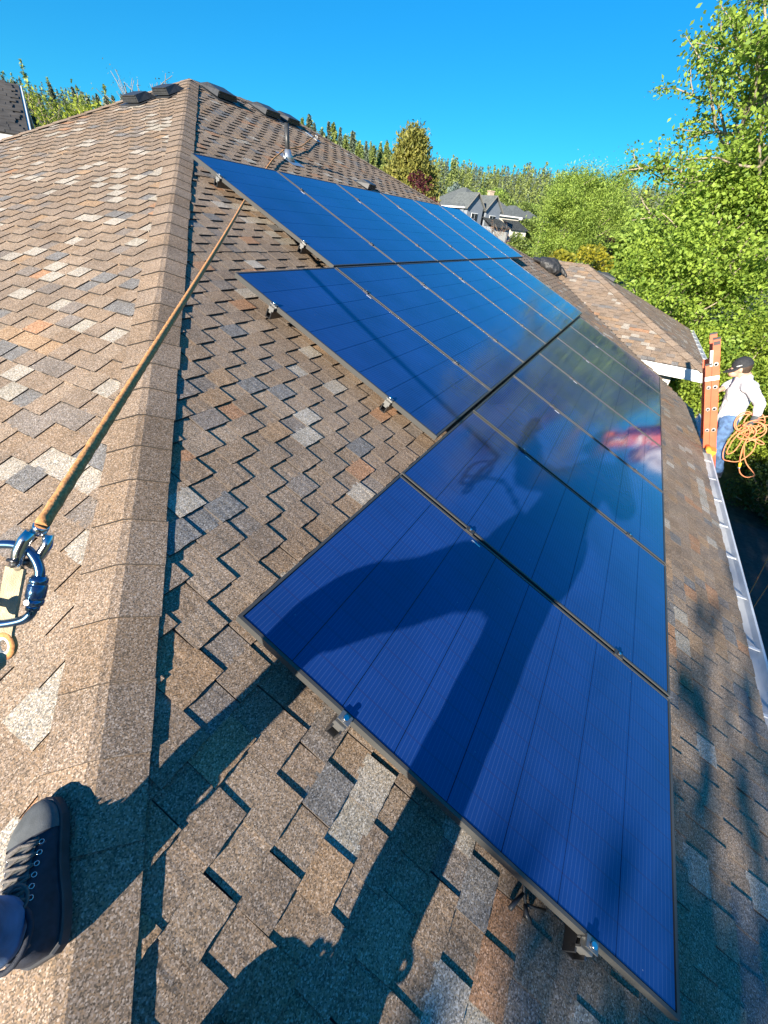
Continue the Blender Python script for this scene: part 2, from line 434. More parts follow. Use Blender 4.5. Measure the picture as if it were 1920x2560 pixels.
# roof vents and the vent pipe
def roof_vent(sl, s, v, rot=0, size=.36, label=None):
    fl = MB(); fl.box((0, 0, .014), (size * 1.25, size * 1.35, .006))
    hd = MB(); a = size / 2; h = .10
    # a slant backed hood: low at the uphill end, open at the downhill end
    lowv = [(-a, -a, .03), (a, -a, .03), (a, a, .018), (-a, a, .018)]; topv = [(-a * .86, -a * .92, h), (a * .86, -a * .92, h), (a * .78, a * .35, h * .92), (-a * .78, a * .35, h * .92)]
    hd.add(lowv + topv, [(4, 5, 6, 7), (0, 1, 5, 4), (1, 2, 6, 5), (2, 3, 7, 6), (3, 0, 4, 7)])
    for i in range(3): hd.box((0, -a * .96, .045 + i * .025), (size * .84, .012, .009))
    Mx = Matrix((( sl.s.x, sl.v.x, sl.n.x, 0), (sl.s.y, sl.v.y, sl.n.y, 0), (sl.s.z, sl.v.z, sl.n.z, 0), (0, 0, 0, 1)))
    M = Matrix.Translation(sl.P(s, v)) @ Mx @ Matrix.Rotation(rot, 4, 'Z')
    o = hd.obj('roof_vent', M_BLACKPLASTIC, house, M=M)
    fl.obj('vent_flange', M_BLACKPLASTIC, o)
    if label: o['label'] = label
roof_vent(S_MAIN, 2.80, 7.80, 0, .38, 'black roof vent nearest the peak on the panel slope')
roof_vent(S_MAIN, 3.72, 7.74, 0, .36); roof_vent(S_MAIN, 4.20, 7.70, 0, .34)
roof_vent(S_MAIN, 3.83, 5.66, 0, .24, 'small black roof vent just above the top row of panels')
for q in ((1.62, 7.30), (1.90, 7.06)):
    s, v = S_LEFT.L((q[0], q[1], zl(q[0]))); roof_vent(S_LEFT, s, v, 0, .30)
s, v = S_WE.L((9.62, 1.62, (1.62 - YW) * TP)); roof_vent(S_WE, s, v, 0, .40, 'grey roof vent at the top of the lower wing')
vb = ROOF @ Vector((2.38, 5.98, D0))
MB().tube([vb, vb + Vector((-.01, -.004, .36))], .030, 14).obj('vent_pipe', M_BLACKPLASTIC, house)
fm = MB(); fm.tube([vb + Vector((0, 0, -.02)), vb + Vector((0, 0, .055)), vb + Vector((0, 0, .10))], [.10, .05, .036], 14)
fm.add([ROOF @ Vector((2.38 + a, 5.98 + b, D0 + .013)) for a, b in ((-.13, -.19), (.13, -.19), (.13, .12), (-.13, .12))], [(0, 1, 2, 3)])
fm.obj('pipe_flashing', M_LEAD, house)

# ------------------------------------------------------------------ solar panels
def cell_material():
    m = mat('solar_cell_glass', (.02, .03, .12), .10, 0, .62); b = m.node_tree.nodes['Principled BSDF']; b.inputs['IOR'].default_value = 1.58
    tc = N(m, 'ShaderNodeTexCoord'); sp = N(m, 'ShaderNodeSeparateXYZ'); LK(m, tc.outputs['Object'], sp.inputs[0])
    def tri(src, period, width):
        a = N(m, 'ShaderNodeMath'); a.operation = 'PINGPONG'; a.inputs[1].default_value = period / 2; LK(m, src, a.inputs[0])
        l = N(m, 'ShaderNodeMath'); l.operation = 'LESS_THAN'; l.inputs[1].default_value = width; LK(m, a.outputs[0], l.inputs[0]); return l.outputs[0]
    wires = tri(sp.outputs['Y'], .0150, .00075); dash = tri(sp.outputs['X'], .0935, .0030)
    fin = tri(sp.outputs['X'], .0062, .0009)
    n = N(m, 'ShaderNodeTexNoise'); n.inputs['Scale'].default_value = 2.6; n.inputs['Detail'].default_value = 6
    g = N(m, 'ShaderNodeNewGeometry'); LK(m, g.outputs['Position'], n.inputs['Vector'])
    oi = N(m, 'ShaderNodeObjectInfo')
    c1 = N(m, 'ShaderNodeMix'); c1.data_type = 'RGBA'; c1.inputs['A'].default_value = (.009, .038, .175, 1); c1.inputs['B'].default_value = (.036, .072, .22, 1)
    LK(m, wires, c1.inputs['Factor'])
    c2 = N(m, 'ShaderNodeMix'); c2.data_type = 'RGBA'; c2.inputs['B'].default_value = (.016, .028, .12, 1); LK(m, c1.outputs['Result'], c2.inputs['A'])
    k = N(m, 'ShaderNodeMath'); k.operation = 'MULTIPLY'; k.inputs[1].default_value = .55; LK(m, dash, k.inputs[0]); LK(m, k.outputs[0], c2.inputs['Factor'])
    mr = N(m, 'ShaderNodeMapRange'); mr.inputs['From Min'].default_value = .3; mr.inputs['From Max'].default_value = .7; mr.inputs['To Min'].default_value = .85; mr.inputs['To Max'].default_value = 1.2
    LK(m, n.outputs['Fac'], mr.inputs['Value'])
    c3 = N(m, 'ShaderNodeMix'); c3.data_type = 'RGBA'; c3.blend_type = 'MULTIPLY'; c3.inputs['Factor'].default_value = 1
    LK(m, c2.outputs['Result'], c3.inputs['A']); LK(m, mr.outputs['Result'], c3.inputs['B'])
    # settled dust specks
    v = N(m, 'ShaderNodeTexVoronoi'); v.inputs['Scale'].default_value = 9; LK(m, g.outputs['Position'], v.inputs['Vector'])
    ls = N(m, 'ShaderNodeMath'); ls.operation = 'LESS_THAN'; ls.inputs[1].default_value = .022; LK(m, v.outputs['Distance'], ls.inputs[0])
    c4 = N(m, 'ShaderNodeMix'); c4.data_type = 'RGBA'; c4.inputs['B'].default_value = (.25, .26, .32, 1); LK(m, c3.outputs['Result'], c4.inputs['A'])
    k2 = N(m, 'ShaderNodeMath'); k2.operation = 'MULTIPLY'; k2.inputs[1].default_value = .6; LK(m, ls.outputs[0], k2.inputs[0]); LK(m, k2.outputs[0], c4.inputs['Factor'])
    LK(m, c4.outputs['Result'], b.inputs['Base Color'])
    rr = N(m, 'ShaderNodeMapRange'); rr.inputs['From Min'].default_value = .3; rr.inputs['From Max'].default_value = .7; rr.inputs['To Min'].default_value = .085; rr.inputs['To Max'].default_value = .14
    LK(m, n.outputs['Fac'], rr.inputs['Value']); LK(m, rr.outputs['Result'], b.inputs['Roughness'])
    return m
M_CELL = cell_material(); M_BACK = mat('black_backsheet', (.008, .009, .02), .15)
TH = .032; FR = .011; PWI = PW - .022
frm = MB()
for (cx, cy, dx, dy) in ((PWI / 2, FR / 2, PWI, FR), (PWI / 2, LP - FR / 2, PWI, FR), (FR / 2, LP / 2, FR, LP - 2 * FR), (PWI - FR / 2, LP / 2, FR, LP - 2 * FR)):
    frm.box((cx, cy, -TH / 2), (dx, dy, TH))
frame_me = frm.mesh('frame', [M_FRAME])
back_me = MB().box((PWI / 2, LP / 2, -.0075), (PWI - 2 * FR, LP - 2 * FR, .005)).mesh('backsheet', [M_BACK])
NS = 8; sh = (LP - 2 * FR - .006) / NS
strip_me = MB().box((PWI / 2, sh / 2, -.0035), (PWI - 2 * FR - .006, sh - .0026, .0028)).mesh('cell_strip', [M_CELL])
label_me = MB().box((PWI - .035, .0, -.0012), (.008, .05, .0006)).mesh('serial_sticker', [M_WHITEPAINT])
CL_ME = MB().box((0, 0, .003), (.034, .045, .006)).tube([(0, 0, .006), (0, 0, .013)], .009, 8).mesh('clamp', [M_CLAMP])
BOLT_ME = MB().tube([(0, 0, .006), (0, 0, .014)], .0065, 6).mesh('bolt', [M_STEEL])
ROWN = ['bottom', 'middle', 'top']; CN = ['first', 'second', 'third', 'fourth', 'fifth', 'sixth', 'last']
CLV = [(.307, 1.228), (2.075 - LP - GAP, 3.04 - LP - GAP), (3.742 - 2 * (LP + GAP), 4.734 - 2 * (LP + GAP))]
for ri, (u0, v0, n) in enumerate(ROWS):
    for i in range(n):
        cn = CN[i] if i < n - 1 else 'last'
        M = ROOF @ Matrix.Translation((u0 + i * PW, v0, 0))
        extra = {(0, 0): ', nearest the camera', (0, n - 1): ', beside the white fascia', (1, 0): ', crossed by the rope shadow', (2, 0): ', over the safety rope'}.get((ri, i), '')
        p = thing('solar_panel', 'blue solar panel, %s from the hip in the %s row%s' % (cn, ROWN[ri], extra), 'solar panel', group='solar panels mounted on the brown roof', M=M)
        link('frame', frame_me, p); link('backsheet', back_me, p)
        for k in range(NS): link('cell_strip', strip_me, p, (0, FR + .003 + k * sh, 0))
        link('serial_sticker', label_me, p, (0, CLV[ri][1] - .06, 0))
        for cv in CLV[ri]:                                  # the clamp between this panel and the next
            if i < n - 1 or True:
                c = link('clamp', CL_ME, p, (PWI + .011 if i < n - 1 else PWI + .004, cv, 0)); link('bolt', BOLT_ME, c)
# rails, with their feet; the cut ends show at the hip side
for ri, (u0, v0, n) in enumerate(ROWS):
    for j, cv in enumerate(CLV[ri]):
        M = ROOF @ Matrix.Translation((u0, v0 + cv, 0))
        t = thing('mounting_rail', 'dark mounting rail with end clamp under the %s panel row, %s one' % (ROWN[ri], ('lower', 'upper')[j]), 'rail', group='rails under the solar panels', M=M)
        L = n * PW
        r_ = MB(); r_.box((L / 2 - .03, -.017, -TH - .028), (L + .02, .006, .05)); r_.box((L / 2 - .03, .017, -TH - .028), (L + .02, .006, .05)); r_.box((L / 2 - .03, 0, -TH - .050), (L + .02, .034, .006))
        r_.obj('rail', M_BLACKMETAL, t)
        e = MB(); e.box((-.014, 0, -.016), (.026, .040, .006)); e.box((-.025, 0, -.034), (.006, .040, .04)); e.box((-.010, 0, .0035), (.03, .040, .006)); e.box((-.003, 0, -.014), (.004, .040, .036))
        ec = e.obj('end_clamp', M_RAIL, t); MB().tube([(-.012, 0, .006), (-.012, 0, .016)], .009, 8).obj('bolt', M_STEEL, ec)
        x = .45 if j else .6
        while x < L:
            f = MB(); f.box((x, .045, -.088), (.055, .05, .10)); f.box((x, .02, -.140), (.10, .14, .006))
            f.obj('rail_foot', M_BLACKPLASTIC, t); x += 1.25
    e = None
wp = ROOF @ Vector((-2.80, .52, -.04))
cb = MB(); pts = [ROOF @ Vector(q) for q in ((-2.70, .50, -.05), (-2.745, .487, -.09), (-2.772, .458, -.117), (-2.790, .438, -.128), (-2.778, .402, -.130), (-2.762, .366, -.130))]
cb.tube(pts, .005, 6); cb.tube([pts[2], ROOF @ Vector((-2.805, .474, -.122)), ROOF @ Vector((-2.832, .484, -.130))], [.005, .007, .008], 6); cb.tube([pts[3], ROOF @ Vector((-2.812, .43, -.125)), ROOF @ Vector((-2.82, .41, -.13))], [.006, .008, .008], 6)
tag(cb.obj('cable', M_BLACKPLASTIC), 'short tangle of black cable poking out under the nearest panel edge', 'cable')

# ------------------------------------------------------------------ safety rope, carabiner, lanyard
def K(x, y, dz=0.0): return Vector((-3.235, 1.405, 1.305)) + RIGHT * ((x - 60) * .000646) + DOWN * ((y - 1220) * .000646) + FWD * dz
def rope_mat(name, c, c2):
    m = mat(name, c, .9, spec=.2); b = m.node_tree.nodes['Principled BSDF']
    g = N(m, 'ShaderNodeNewGeometry'); n = N(m, 'ShaderNodeTexNoise'); n.inputs['Scale'].default_value = 160; n.inputs['Detail'].default_value = 3
    LK(m, g.outputs['Position'], n.inputs['Vector'])
    r = N(m, 'ShaderNodeValToRGB'); r.color_ramp.elements[0].position = .38; r.color_ramp.elements[1].position = .62
    r.color_ramp.elements[0].color = (*c2, 1); r.color_ramp.elements[1].color = (*c, 1)
    LK(m, n.outputs['Fac'], r.inputs['Fac']); LK(m, r.outputs['Color'], b.inputs['Base Color'])
    bp = N(m, 'ShaderNodeBump'); bp.inputs['Strength'].default_value = .7; bp.inputs['Distance'].default_value = .002
    LK(m, n.outputs['Fac'], bp.inputs['Height']); LK(m, bp.outputs['Normal'], b.inputs['Normal']); return m
M_ROPE = rope_mat('weathered_tan_rope', (.66, .33, .135), (.46, .205, .08))
M_WEB = noisy(mat('worn_webbing', (.46, .385, .26), .9), (.46, .385, .26), 60, .22, .5, 600)
M_BLUESTEEL = mat('blue_grey_steel', (.12, .22, .36), .22, .95)
RE = Vector((.095, 4.146, 1.78))
def rp_(u, v, n): return ROOF @ Vector((u, v, n))
p_end = K(90, 1150)
pts = [p_end + (RE - p_end) * (i / 26) for i in range(27)]
pts = [p + Vector((0, 0, -.012 * math.sin(math.pi * i / 26))) for i, p in enumerate(pts)]
pts += [rp_(.45, 4.75, -.10), rp_(1.0, 5.15, -.115), rp_(1.379, 5.44, -.112), rp_(1.8, 5.73, -.11), rp_(2.30, 6.03, -.10), rp_(2.36, 6.075, -.10), rp_(2.46, 6.12, -.10), rp_(3.2, 6.45, -.105), rp_(4.397, 7.152, -.10)]
rope = thing('safety_rope', 'tan safety rope running taut from the carabiner to under the top panel', 'rope', tuple(p_end))
def rel(t, ps): return [Vector(p) - t.location for p in ps]
dense = []
for a, b in zip(pts[:-1], pts[1:]):
    k = max(1, int((b - a).length / .012)) if len(dense) < 160 else 3
    dense += [a + (b - a) * (i / k) for i in range(k)]
dense.append(pts[-1])
MB().tube(rel(rope, dense), [.0088 + .0005 * math.sin(i * 1.9) for i in range(len(dense))], 10).obj('rope', M_ROPE, rope)
an = thing('roof_anchor', 'small bright steel roof anchor at the ridge holding the rope', 'anchor', M=ROOF @ Matrix.Translation((4.42, 7.17, D0)))
MB().box((0, .02, .016), (.09, .30, .006)).box((-.03, -.06, .045), (.006, .05, .06)).obj('plate', M_LEAD, an)
MB().tube([Vector((-.03 + .03 * math.cos(t), -.06, .06 + .03 * math.sin(t))) for t in np.linspace(0, 6.28, 14)[:-1]], .006, 6, closed=True).obj('ring', M_STEEL, an)
rs = thing('rope_swivel', 'silver rope end fitting between the tan rope and the blue carabiner', 'swivel', tuple(K(70, 1190)))
m = MB(); m.tube(rel(rs, [K(92, 1147), K(88, 1153, .001), K(80, 1166, .001)]), [.0096, .0102, .0088], 14)
m.obj('ferrule', M_STEEL, rs)
m = MB(); m.tube(rel(rs, [K(78, 1160, -.006), K(66, 1178, -.008), K(55, 1200, -.008), K(46, 1226, -.006), K(44, 1240, 0)]), [.0075, .0085, .0085, .0078, .006], 12)
m.obj('clevis', M_STEEL, rs)
m = MB(); m.tube(rel(rs, [K(100, 1166, .006), K(94, 1190, .008), K(80, 1212, .008), K(60, 1238, .006)]), [.0065, .007, .0075, .006], 12)
m.obj('clevis', M_STEEL, rs)
m = MB(); m.tube(rel(rs, [K(38, 1219, -.0145), K(60, 1224, -.0145)]), .0028, 6); m.tube(rel(rs, [K(66, 1224, .012), K(40, 1230, -.012)]), .0052, 10)
m.obj('pin', M_BLACKMETAL, rs)
cr = thing('carabiner', 'blue grey steel locking carabiner at the end of the rope', 'carabiner', tuple(K(20, 1275)))
ring = [(-62, 1318), (-62, 1250), (-50, 1212), (-25, 1194), (5, 1188), (38, 1190), (62, 1200), (80, 1222), (88, 1246), (86, 1268)]
bot = [(74, 1322), (70, 1336), (58, 1348), (38, 1355), (5, 1360), (-30, 1358), (-52, 1346), (-62, 1318)]
def smooth(ps, k=5):
    out = []
    for i in range(len(ps) - 1):
        p0, p1, p2, p3 = ps[max(0, i - 1)], ps[i], ps[i + 1], ps[min(len(ps) - 1, i + 2)]
        for j in range(k):
            t = j / k; out.append(.5 * ((2 * p1) + (p2 - p0) * t + (2 * p0 - 5 * p1 + 4 * p2 - p3) * t * t + (3 * p1 - p0 - 3 * p2 + p3) * t ** 3))
    out.append(ps[-1]); return out
MB().tube(rel(cr, smooth([K(*q) for q in bot] + [K(*q) for q in ring[1:]])), .0062, 12).obj('body', M_BLUESTEEL, cr)
g0, g1 = K(88, 1256), K(72, 1330); ax = g1 - g0
m = MB(); m.tube(rel(cr, [g0 + ax * t for t in (0, .06, .07, .20, .21, .24, .25, .62, .63, .70, .71, .84)]), [.0085, .0098, .0112, .0112, .0104, .0104, .0118, .0118, .0110, .0110, .0118, .0112], 16)
for i in range(14): m.tube(rel(cr, [g0 + ax * (.28 + i * .024), g0 + ax * (.288 + i * .024)]), .0121, 16)
sleeve = m.obj('lock_sleeve', M_BLUESTEEL, cr)
MB().tube(rel(cr, [g0 + ax * .84, g0 + ax * 1.0]), .0082, 12).obj('gate', M_BLUESTEEL, cr)
MB().tube(rel(cr, [g0 + ax * .73 - FWD * .0105, g0 + ax * .73 - FWD * .0135]), .0038, 8).obj('lock_button', M_STEEL, sleeve)
ln = thing('lanyard', 'worn beige webbing lanyard with a stitched end loop below the carabiner', 'lanyard', tuple(K(20, 1330)))
def ribbon(mb, path, wvec, wid, th, nrm):
    vs = []
    for p in path:
        for sx, sz in ((-1, -1), (1, -1), (1, 1), (-1, 1)): vs.append(p + wvec * (wid / 2 * sx) + nrm * (th / 2 * sz))
    L = len(path); fs = [(0, 1, 2, 3), (L * 4 - 1, L * 4 - 2, L * 4 - 3, L * 4 - 4)]
    for i in range(L - 1):
        for k in range(4): fs.append((i * 4 + k, i * 4 + 4 + k, i * 4 + 4 + (k + 1) % 4, i * 4 + (k + 1) % 4))
    return mb.add(vs, fs)
wv = (RIGHT * .97 + DOWN * .18).normalized()
MB_ = ribbon(MB(), rel(ln, [K(38, 1238, -.001), K(32, 1262, .0), K(22, 1300, .002), K(15, 1340, .002), K(11, 1376, 0), K(10, 1392, 0)]), wv, .0262, .0055, FWD); MB_.obj('strap', M_WEB, ln)
cc = K(12, 1407)
MB().tube(rel(ln, [cc + RIGHT * (.0125 * math.cos(t)) + DOWN * (.0155 * math.sin(t)) for t in np.linspace(0, 2 * math.pi, 21)[:-1]]), .0050, 10, closed=True).obj('end_loop', M_ROPE, ln)
MB().tube(rel(ln, [cc + RIGHT * (.0095 * math.cos(t)) + DOWN * (.012 * math.sin(t)) - FWD * .001 for t in np.linspace(0, 2 * math.pi, 21)[:-1]]), .0036, 8, closed=True).obj('thimble', mat('white_plastic_thimble', (.8, .78, .72), .4), ln)
lk = [K(-50, 1300), Vector((-3.34, 1.30, 1.27)), Vector((-3.44, 1.20, 1.235)), Vector((-3.56, 1.11, 1.20))]
lp = smooth(lk, 5); m = MB(); m.tube(rel(ln, lp), .006, 8)
for i in range(2, len(lp) - 1, 3): m.ball(lp[i] - ln.location, (.017, .013, .013), 8, 6)
m.obj('tail', M_WEB, ln)

# ------------------------------------------------------------------ people
M_SKIN = noisy(mat('skin', (.52, .31, .22), .5), (.52, .31, .22), 30, .08)
M_DENIM = noisy(mat('blue_denim', (.075, .145, .29), .85), (.075, .145, .29), 16, .45, .25, 700)
M_NAVY = noisy(mat('dark_navy_cloth', (.012, .020, .045), .85), (.012, .02, .045), 40, .3, .2, 900)
M_WHITE = noisy(mat('white_cotton', (.62, .62, .65), .85), (.62, .62, .65), 5, .03, .15, 40)
M_HAIR = mat('brown_hair', (.05, .03, .018), .6)
def body_mesh(limbs, balls, mats, voxel, smooth=6, amp=0.0, sc=8.0):
    m = MB()
    for a, b, ra, rb in limbs: m.cap(Vector(a), Vector(b), ra, rb)
    for c, r, *rot in balls: m.ball(Vector(c), r, 16, 10, rot[0] if rot else None)
    return modded(m, mats, voxel, smooth, amp, sc)
def lerp(a, b, t): return Vector(a) + (Vector(b) - Vector(a)) * t
def hand(mb, wrist, tip_dir, palm_n, size=.185, curl=.5):
    """palm, four unequal bent fingers and a thumb leaving the side of the palm"""
    d = Vector(tip_dir).normalized(); n = (Vector(palm_n) - d * Vector(palm_n).dot(d)).normalized(); sd = d.cross(n); w_ = Vector(wrist); s = size
    for k in range(4):
        off = sd * ((k - 1.5) * .11 * s); base = w_ + d * (.46 * s) + off
        mb.cap(w_ + d * .08 * s + off * .6, base, .085 * s, .075 * s, 8)
        ln_ = (.40, .46, .43, .33)[k] * s; p = base; dd = d.copy()
        for j, f in enumerate((.45, .32, .23)):
            dd = (dd + n * curl * (.55 + .2 * j)).normalized(); q = p + dd * ln_ * f; mb.cap(p, q, (.058 - .007 * j) * s, (.052 - .007 * j) * s, 8); p = q
    b0 = w_ + d * .12 * s - sd * .14 * s; t1 = b0 + (d * .6 - sd * .7 + n * .35).normalized() * .22 * s; t2 = t1 + (d * .9 - sd * .15 + n * .5).normalized() * .18 * s; t3 = t2 + (d + n * .6).normalized() * .13 * s
    mb.cap(b0, t1, .08 * s, .065 * s, 8); mb.cap(t1, t2, .062 * s, .055 * s, 8); mb.cap(t2, t3, .055 * s, .045 * s, 8)

# the photographer, astride the hip; only a shoe and a trouser cuff come into the picture
J = {k: Vector(v) for k, v in dict(aL=(-3.515, 1.420, .555), kL=(-3.63, 1.435, .97), hL=(-3.70, 1.03, 1.09), aR=(-3.56, .835, .33), kR=(-3.59, .875, .71), hR=(-3.66, .90, 1.07),
     pel=(-3.68, .96, 1.12), waist=(-3.72, .94, 1.24), chest=(-3.74, .93, 1.43), neck=(-3.73, .93, 1.58), head=(-3.71, .94, 1.73),
     sL=(-3.88, 1.02, 1.50), eL=(-3.74, 1.22, 1.45), wL=(-3.56, 1.40, 1.62), sR=(-3.62, .83, 1.50), eR=(-3.69, .59, 1.33), wR=(-3.52, .75, 1.60)).items()}
ph = thing('person', 'person in blue jeans and dark lace-up shoes standing astride the hip', 'person', (-3.55, 1.2, .4))
off = ph.location
jl = [(J['aL'] + Vector((-.020, .012, .000)), J['kL'], .056, .072), (J['kL'], J['hL'], .088, .118), (J['aR'] + Vector((0, 0, -.01)), J['kR'], .082, .092), (J['kR'], J['hR'], .095, .115), (J['hL'], J['hR'], .125, .12), (J['pel'], J['waist'], .15, .145)]
R3 = lambda l: [(Vector(a) - off, Vector(b) - off, r1, r2) for a, b, r1, r2 in l]
m = MB()
for a, b, r1, r2 in R3([(J['aL'] + Vector((-.015, .01, -.05)), J['kL'], .033, .045), (J['kL'], J['hL'], .055, .075), (J['aR'] - Vector((0, 0, .06)), J['kR'], .040, .05), (J['kR'], J['hR'], .06, .08), (J['hL'], J['hR'], .09, .09), (J['pel'], J['chest'], .11, .13), (J['chest'], J['neck'], .10, .055), (J['neck'], J['head'], .05, .06),
     (J['sL'], J['sR'], .055, .055), (J['sL'], J['eL'], .045, .038), (J['eL'], J['wL'], .038, .028), (J['sR'], J['eR'], .045, .038), (J['eR'], J['wR'], .038, .028)]): m.cap(a, b, r1, r2)
m.ball(J['head'] - off + Vector((0, .005, .015)), (.078, .095, .115), 16, 12); m.ball(J['head'] - off + Vector((.075, .05, -.005)), (.014, .016, .02)); 
m.ball(J['head'] - off + Vector((.03, .075, -.06)), (.05, .05, .045))
hand(m, J['wL'] - off, (.25, .3, .9), (.9, .2, -.2), .18, .35); hand(m, J['wR'] - off, (.35, .25, .9), (.7, .2, -.3), .18, .6)
link('body', modded(m, [M_SKIN], .011, 4), ph)
link('jeans', body_mesh(R3(jl), [], [M_DENIM], .012, 4, .013, 10), ph)
link('shirt', body_mesh(R3([(J['pel'] + Vector((0, 0, -.01)), J['chest'], .168, .172), (J['chest'], J['neck'] - Vector((0, 0, .05)), .15, .08), (J['sL'], J['sR'], .085, .085), (J['sL'], J['eL'], .080, .070), (J['eL'], lerp(J['eL'], J['wL'], .85), .068, .056), (J['sR'], J['eR'], .080, .068), (J['eR'], lerp(J['eR'], J['wR'], .8), .062, .048)]), [], [M_NAVY], .014, 4, .022, 8), ph)
hm = MB(); hm.ball(J['head'] - off + Vector((-.008, -.004, .045)), (.086, .104, .098), 16, 10); link('hair', modded(hm, [M_HAIR], .012, 2), ph)
hb = MB(); hb.tube([J['waist'] - off + Vector((.16 * math.cos(t), .155 * math.sin(t), -.04)) for t in np.linspace(0, 6.28, 20)[:-1]], .018, 6, closed=True); hb.obj('harness_belt', M_BLACKPLASTIC, ph)
tp_ = MB(); tp_.ball(J['waist'] - off + Vector((.10, .19, -.10)), (.05, .06, .10), 10, 7); tp_.ball(J['hR'] - off + Vector((.02, -.13, -.02)), (.06, .05, .11), 10, 7); tp_.cap(J['waist'] - off + Vector((.12, .15, -.1)), J['hL'] - off + Vector((.1, .05, -.13)), .035, .028, 8)
link('tool_pouch', modded(tp_, [M_BLACKPLASTIC], .012, 2, .01, 14), ph)
M_SHOE = noisy(mat('navy_canvas_shoe', (.018, .024, .042), .7), (.018, .024, .042), 60, .35, .3, 900)
M_SOLE = noisy(mat('dark_rubber_sole', (.035, .037, .045), .6), (.035, .037, .045), 30, .3)
M_TOE = noisy(mat('grey_toe_cap', (.10, .108, .112), .65), (.10, .108, .112), 40, .2, .2, 600)
M_LACE = noisy(mat('grey_beige_lace', (.14, .13, .125), .9), (.14, .13, .125), 200, .25, .4, 900)
def shoe(parent, heel, toe, up, name='shoe'):
    heel, toe = Vector(heel), Vector(toe); x = (toe - heel).normalized(); up = (Vector(up) - x * Vector(up).dot(x)).normalized(); y = up.cross(x)
    Lk = (toe - heel).length / .29; up = up; y = y * 1.12
    Mx = Matrix(((x.x, y.x, up.x, heel.x), (x.y, y.y, up.y, heel.y), (x.z, y.z, up.z, heel.z), (0, 0, 0, 1))); Mx = Matrix.Translation(-parent.location) @ Mx @ Matrix.Scale(Lk, 4)
    sec = [(.000, .016, .060), (.008, .028, .085), (.025, .034, .098), (.055, .037, .102), (.085, .038, .100), (.115, .040, .090), (.145, .043, .076), (.175, .046, .064), (.205, .048, .056), (.235, .046, .050), (.258, .038, .044), (.275, .025, .036), (.284, .008, .026)]
    cl = lambda t: .010 * math.sin(math.pi * max(0, t - .08) / .20) - .004
    n = 16; vs = []; fs = []
    for t, wd, h in sec:
        for k in range(n + 1):
            a = math.pi * k / n; c, s_ = math.cos(a), math.sin(a); e = .75
            vs.append(Vector((t, cl(t) + wd * (abs(c) ** e) * (1 if c > 0 else -1), .020 + (h - .02) * (s_ ** e))))
    for i in range(len(sec) - 1):
        for k in range(n): fs.append((i * (n + 1) + k, i * (n + 1) + k + 1, (i + 1) * (n + 1) + k + 1, (i + 1) * (n + 1) + k))
    fs.append(tuple(range(n + 1)))
    up_ = MB().add([Mx @ v for v in vs], fs, 0, True); u = up_.obj(name, M_SHOE, parent); fix_normals(u.data)
    so_ = MB(); vs = []; fs = []
    out = [(t - .004 if t < .01 else (t + .004 if t > .27 else t), cl(t), wd + .005) for t, wd, h in sec]
    rim = [(t, c + w_) for t, c, w_ in out] + [(t, c - w_) for t, c, w_ in reversed(out)]; k = len(rim)
    for z, g in ((.0, .96), (.004, 1), (.026, 1.0), (.030, .97)): vs += [Mx @ Vector((.14 + (a - .14) * g, b * g, z)) for a, b in rim]
    for r_ in range(3): fs += [(r_ * k + i, r_ * k + (i + 1) % k, r_ * k + k + (i + 1) % k, r_ * k + k + i) for i in range(k)]
    fs += [tuple(range(k)), tuple(range(3 * k, 4 * k))]
    s2 = so_.add(vs, fs).obj('sole', M_SOLE, u); fix_normals(s2.data)
    def top(t, f):                                 # point on the upper at station t and cross fraction f (-1..1)
        for i in range(len(sec) - 1):
            if sec[i][0] <= t <= sec[i + 1][0]:
                q = (t - sec[i][0]) / (sec[i + 1][0] - sec[i][0]); wd = sec[i][1] + q * (sec[i + 1][1] - sec[i][1]); h = sec[i][2] + q * (sec[i + 1][2] - sec[i][2]); break
        a = math.acos(max(-1, min(1, f))); c, s_ = math.cos(a), math.sin(a); e = .75
        return Vector((t, cl(t) + wd * (abs(c) ** e) * (1 if c > 0 else -1), .020 + (h - .02) * (s_ ** e)))
    tc = MB(); nn = 12; vs = []; fs = []; st = [.212, .225, .24, .255, .268, .278, .285]
    for t in st:
        for k in range(nn + 1):
            p = top(min(t, .2838), math.cos(math.pi * (.03 + .94 * k / nn))); vs.append(Mx @ (p + Vector((.0022 if t > .27 else 0, (p.y - cl(t)) * .045, .0022))))
    for i in range(len(st) - 1):
        for k in range(nn): fs.append((i * (nn + 1) + k, i * (nn + 1) + k + 1, (i + 1) * (nn + 1) + k + 1, (i + 1) * (nn + 1) + k))
    tcc = tc.add(vs, fs, 0, True).obj('toe_cap', M_TOE, u); fix_normals(tcc.data)
    tg = MB(); vs = []; fs = []; st = np.linspace(.075, .205, 9)
    for t in st:
        for f in (-.42, -.2, 0, .2, .42): vs.append(Mx @ (top(t, f) + Vector((0, 0, .0025))))
    for i in range(8):
        for k in range(4): fs.append((i * 5 + k, i * 5 + k + 1, i * 5 + 6 + k, i * 5 + 5 + k))
    t_ = tg.add(vs, fs, 0, True).obj('tongue', M_TOE, u); fix_normals(t_.data)
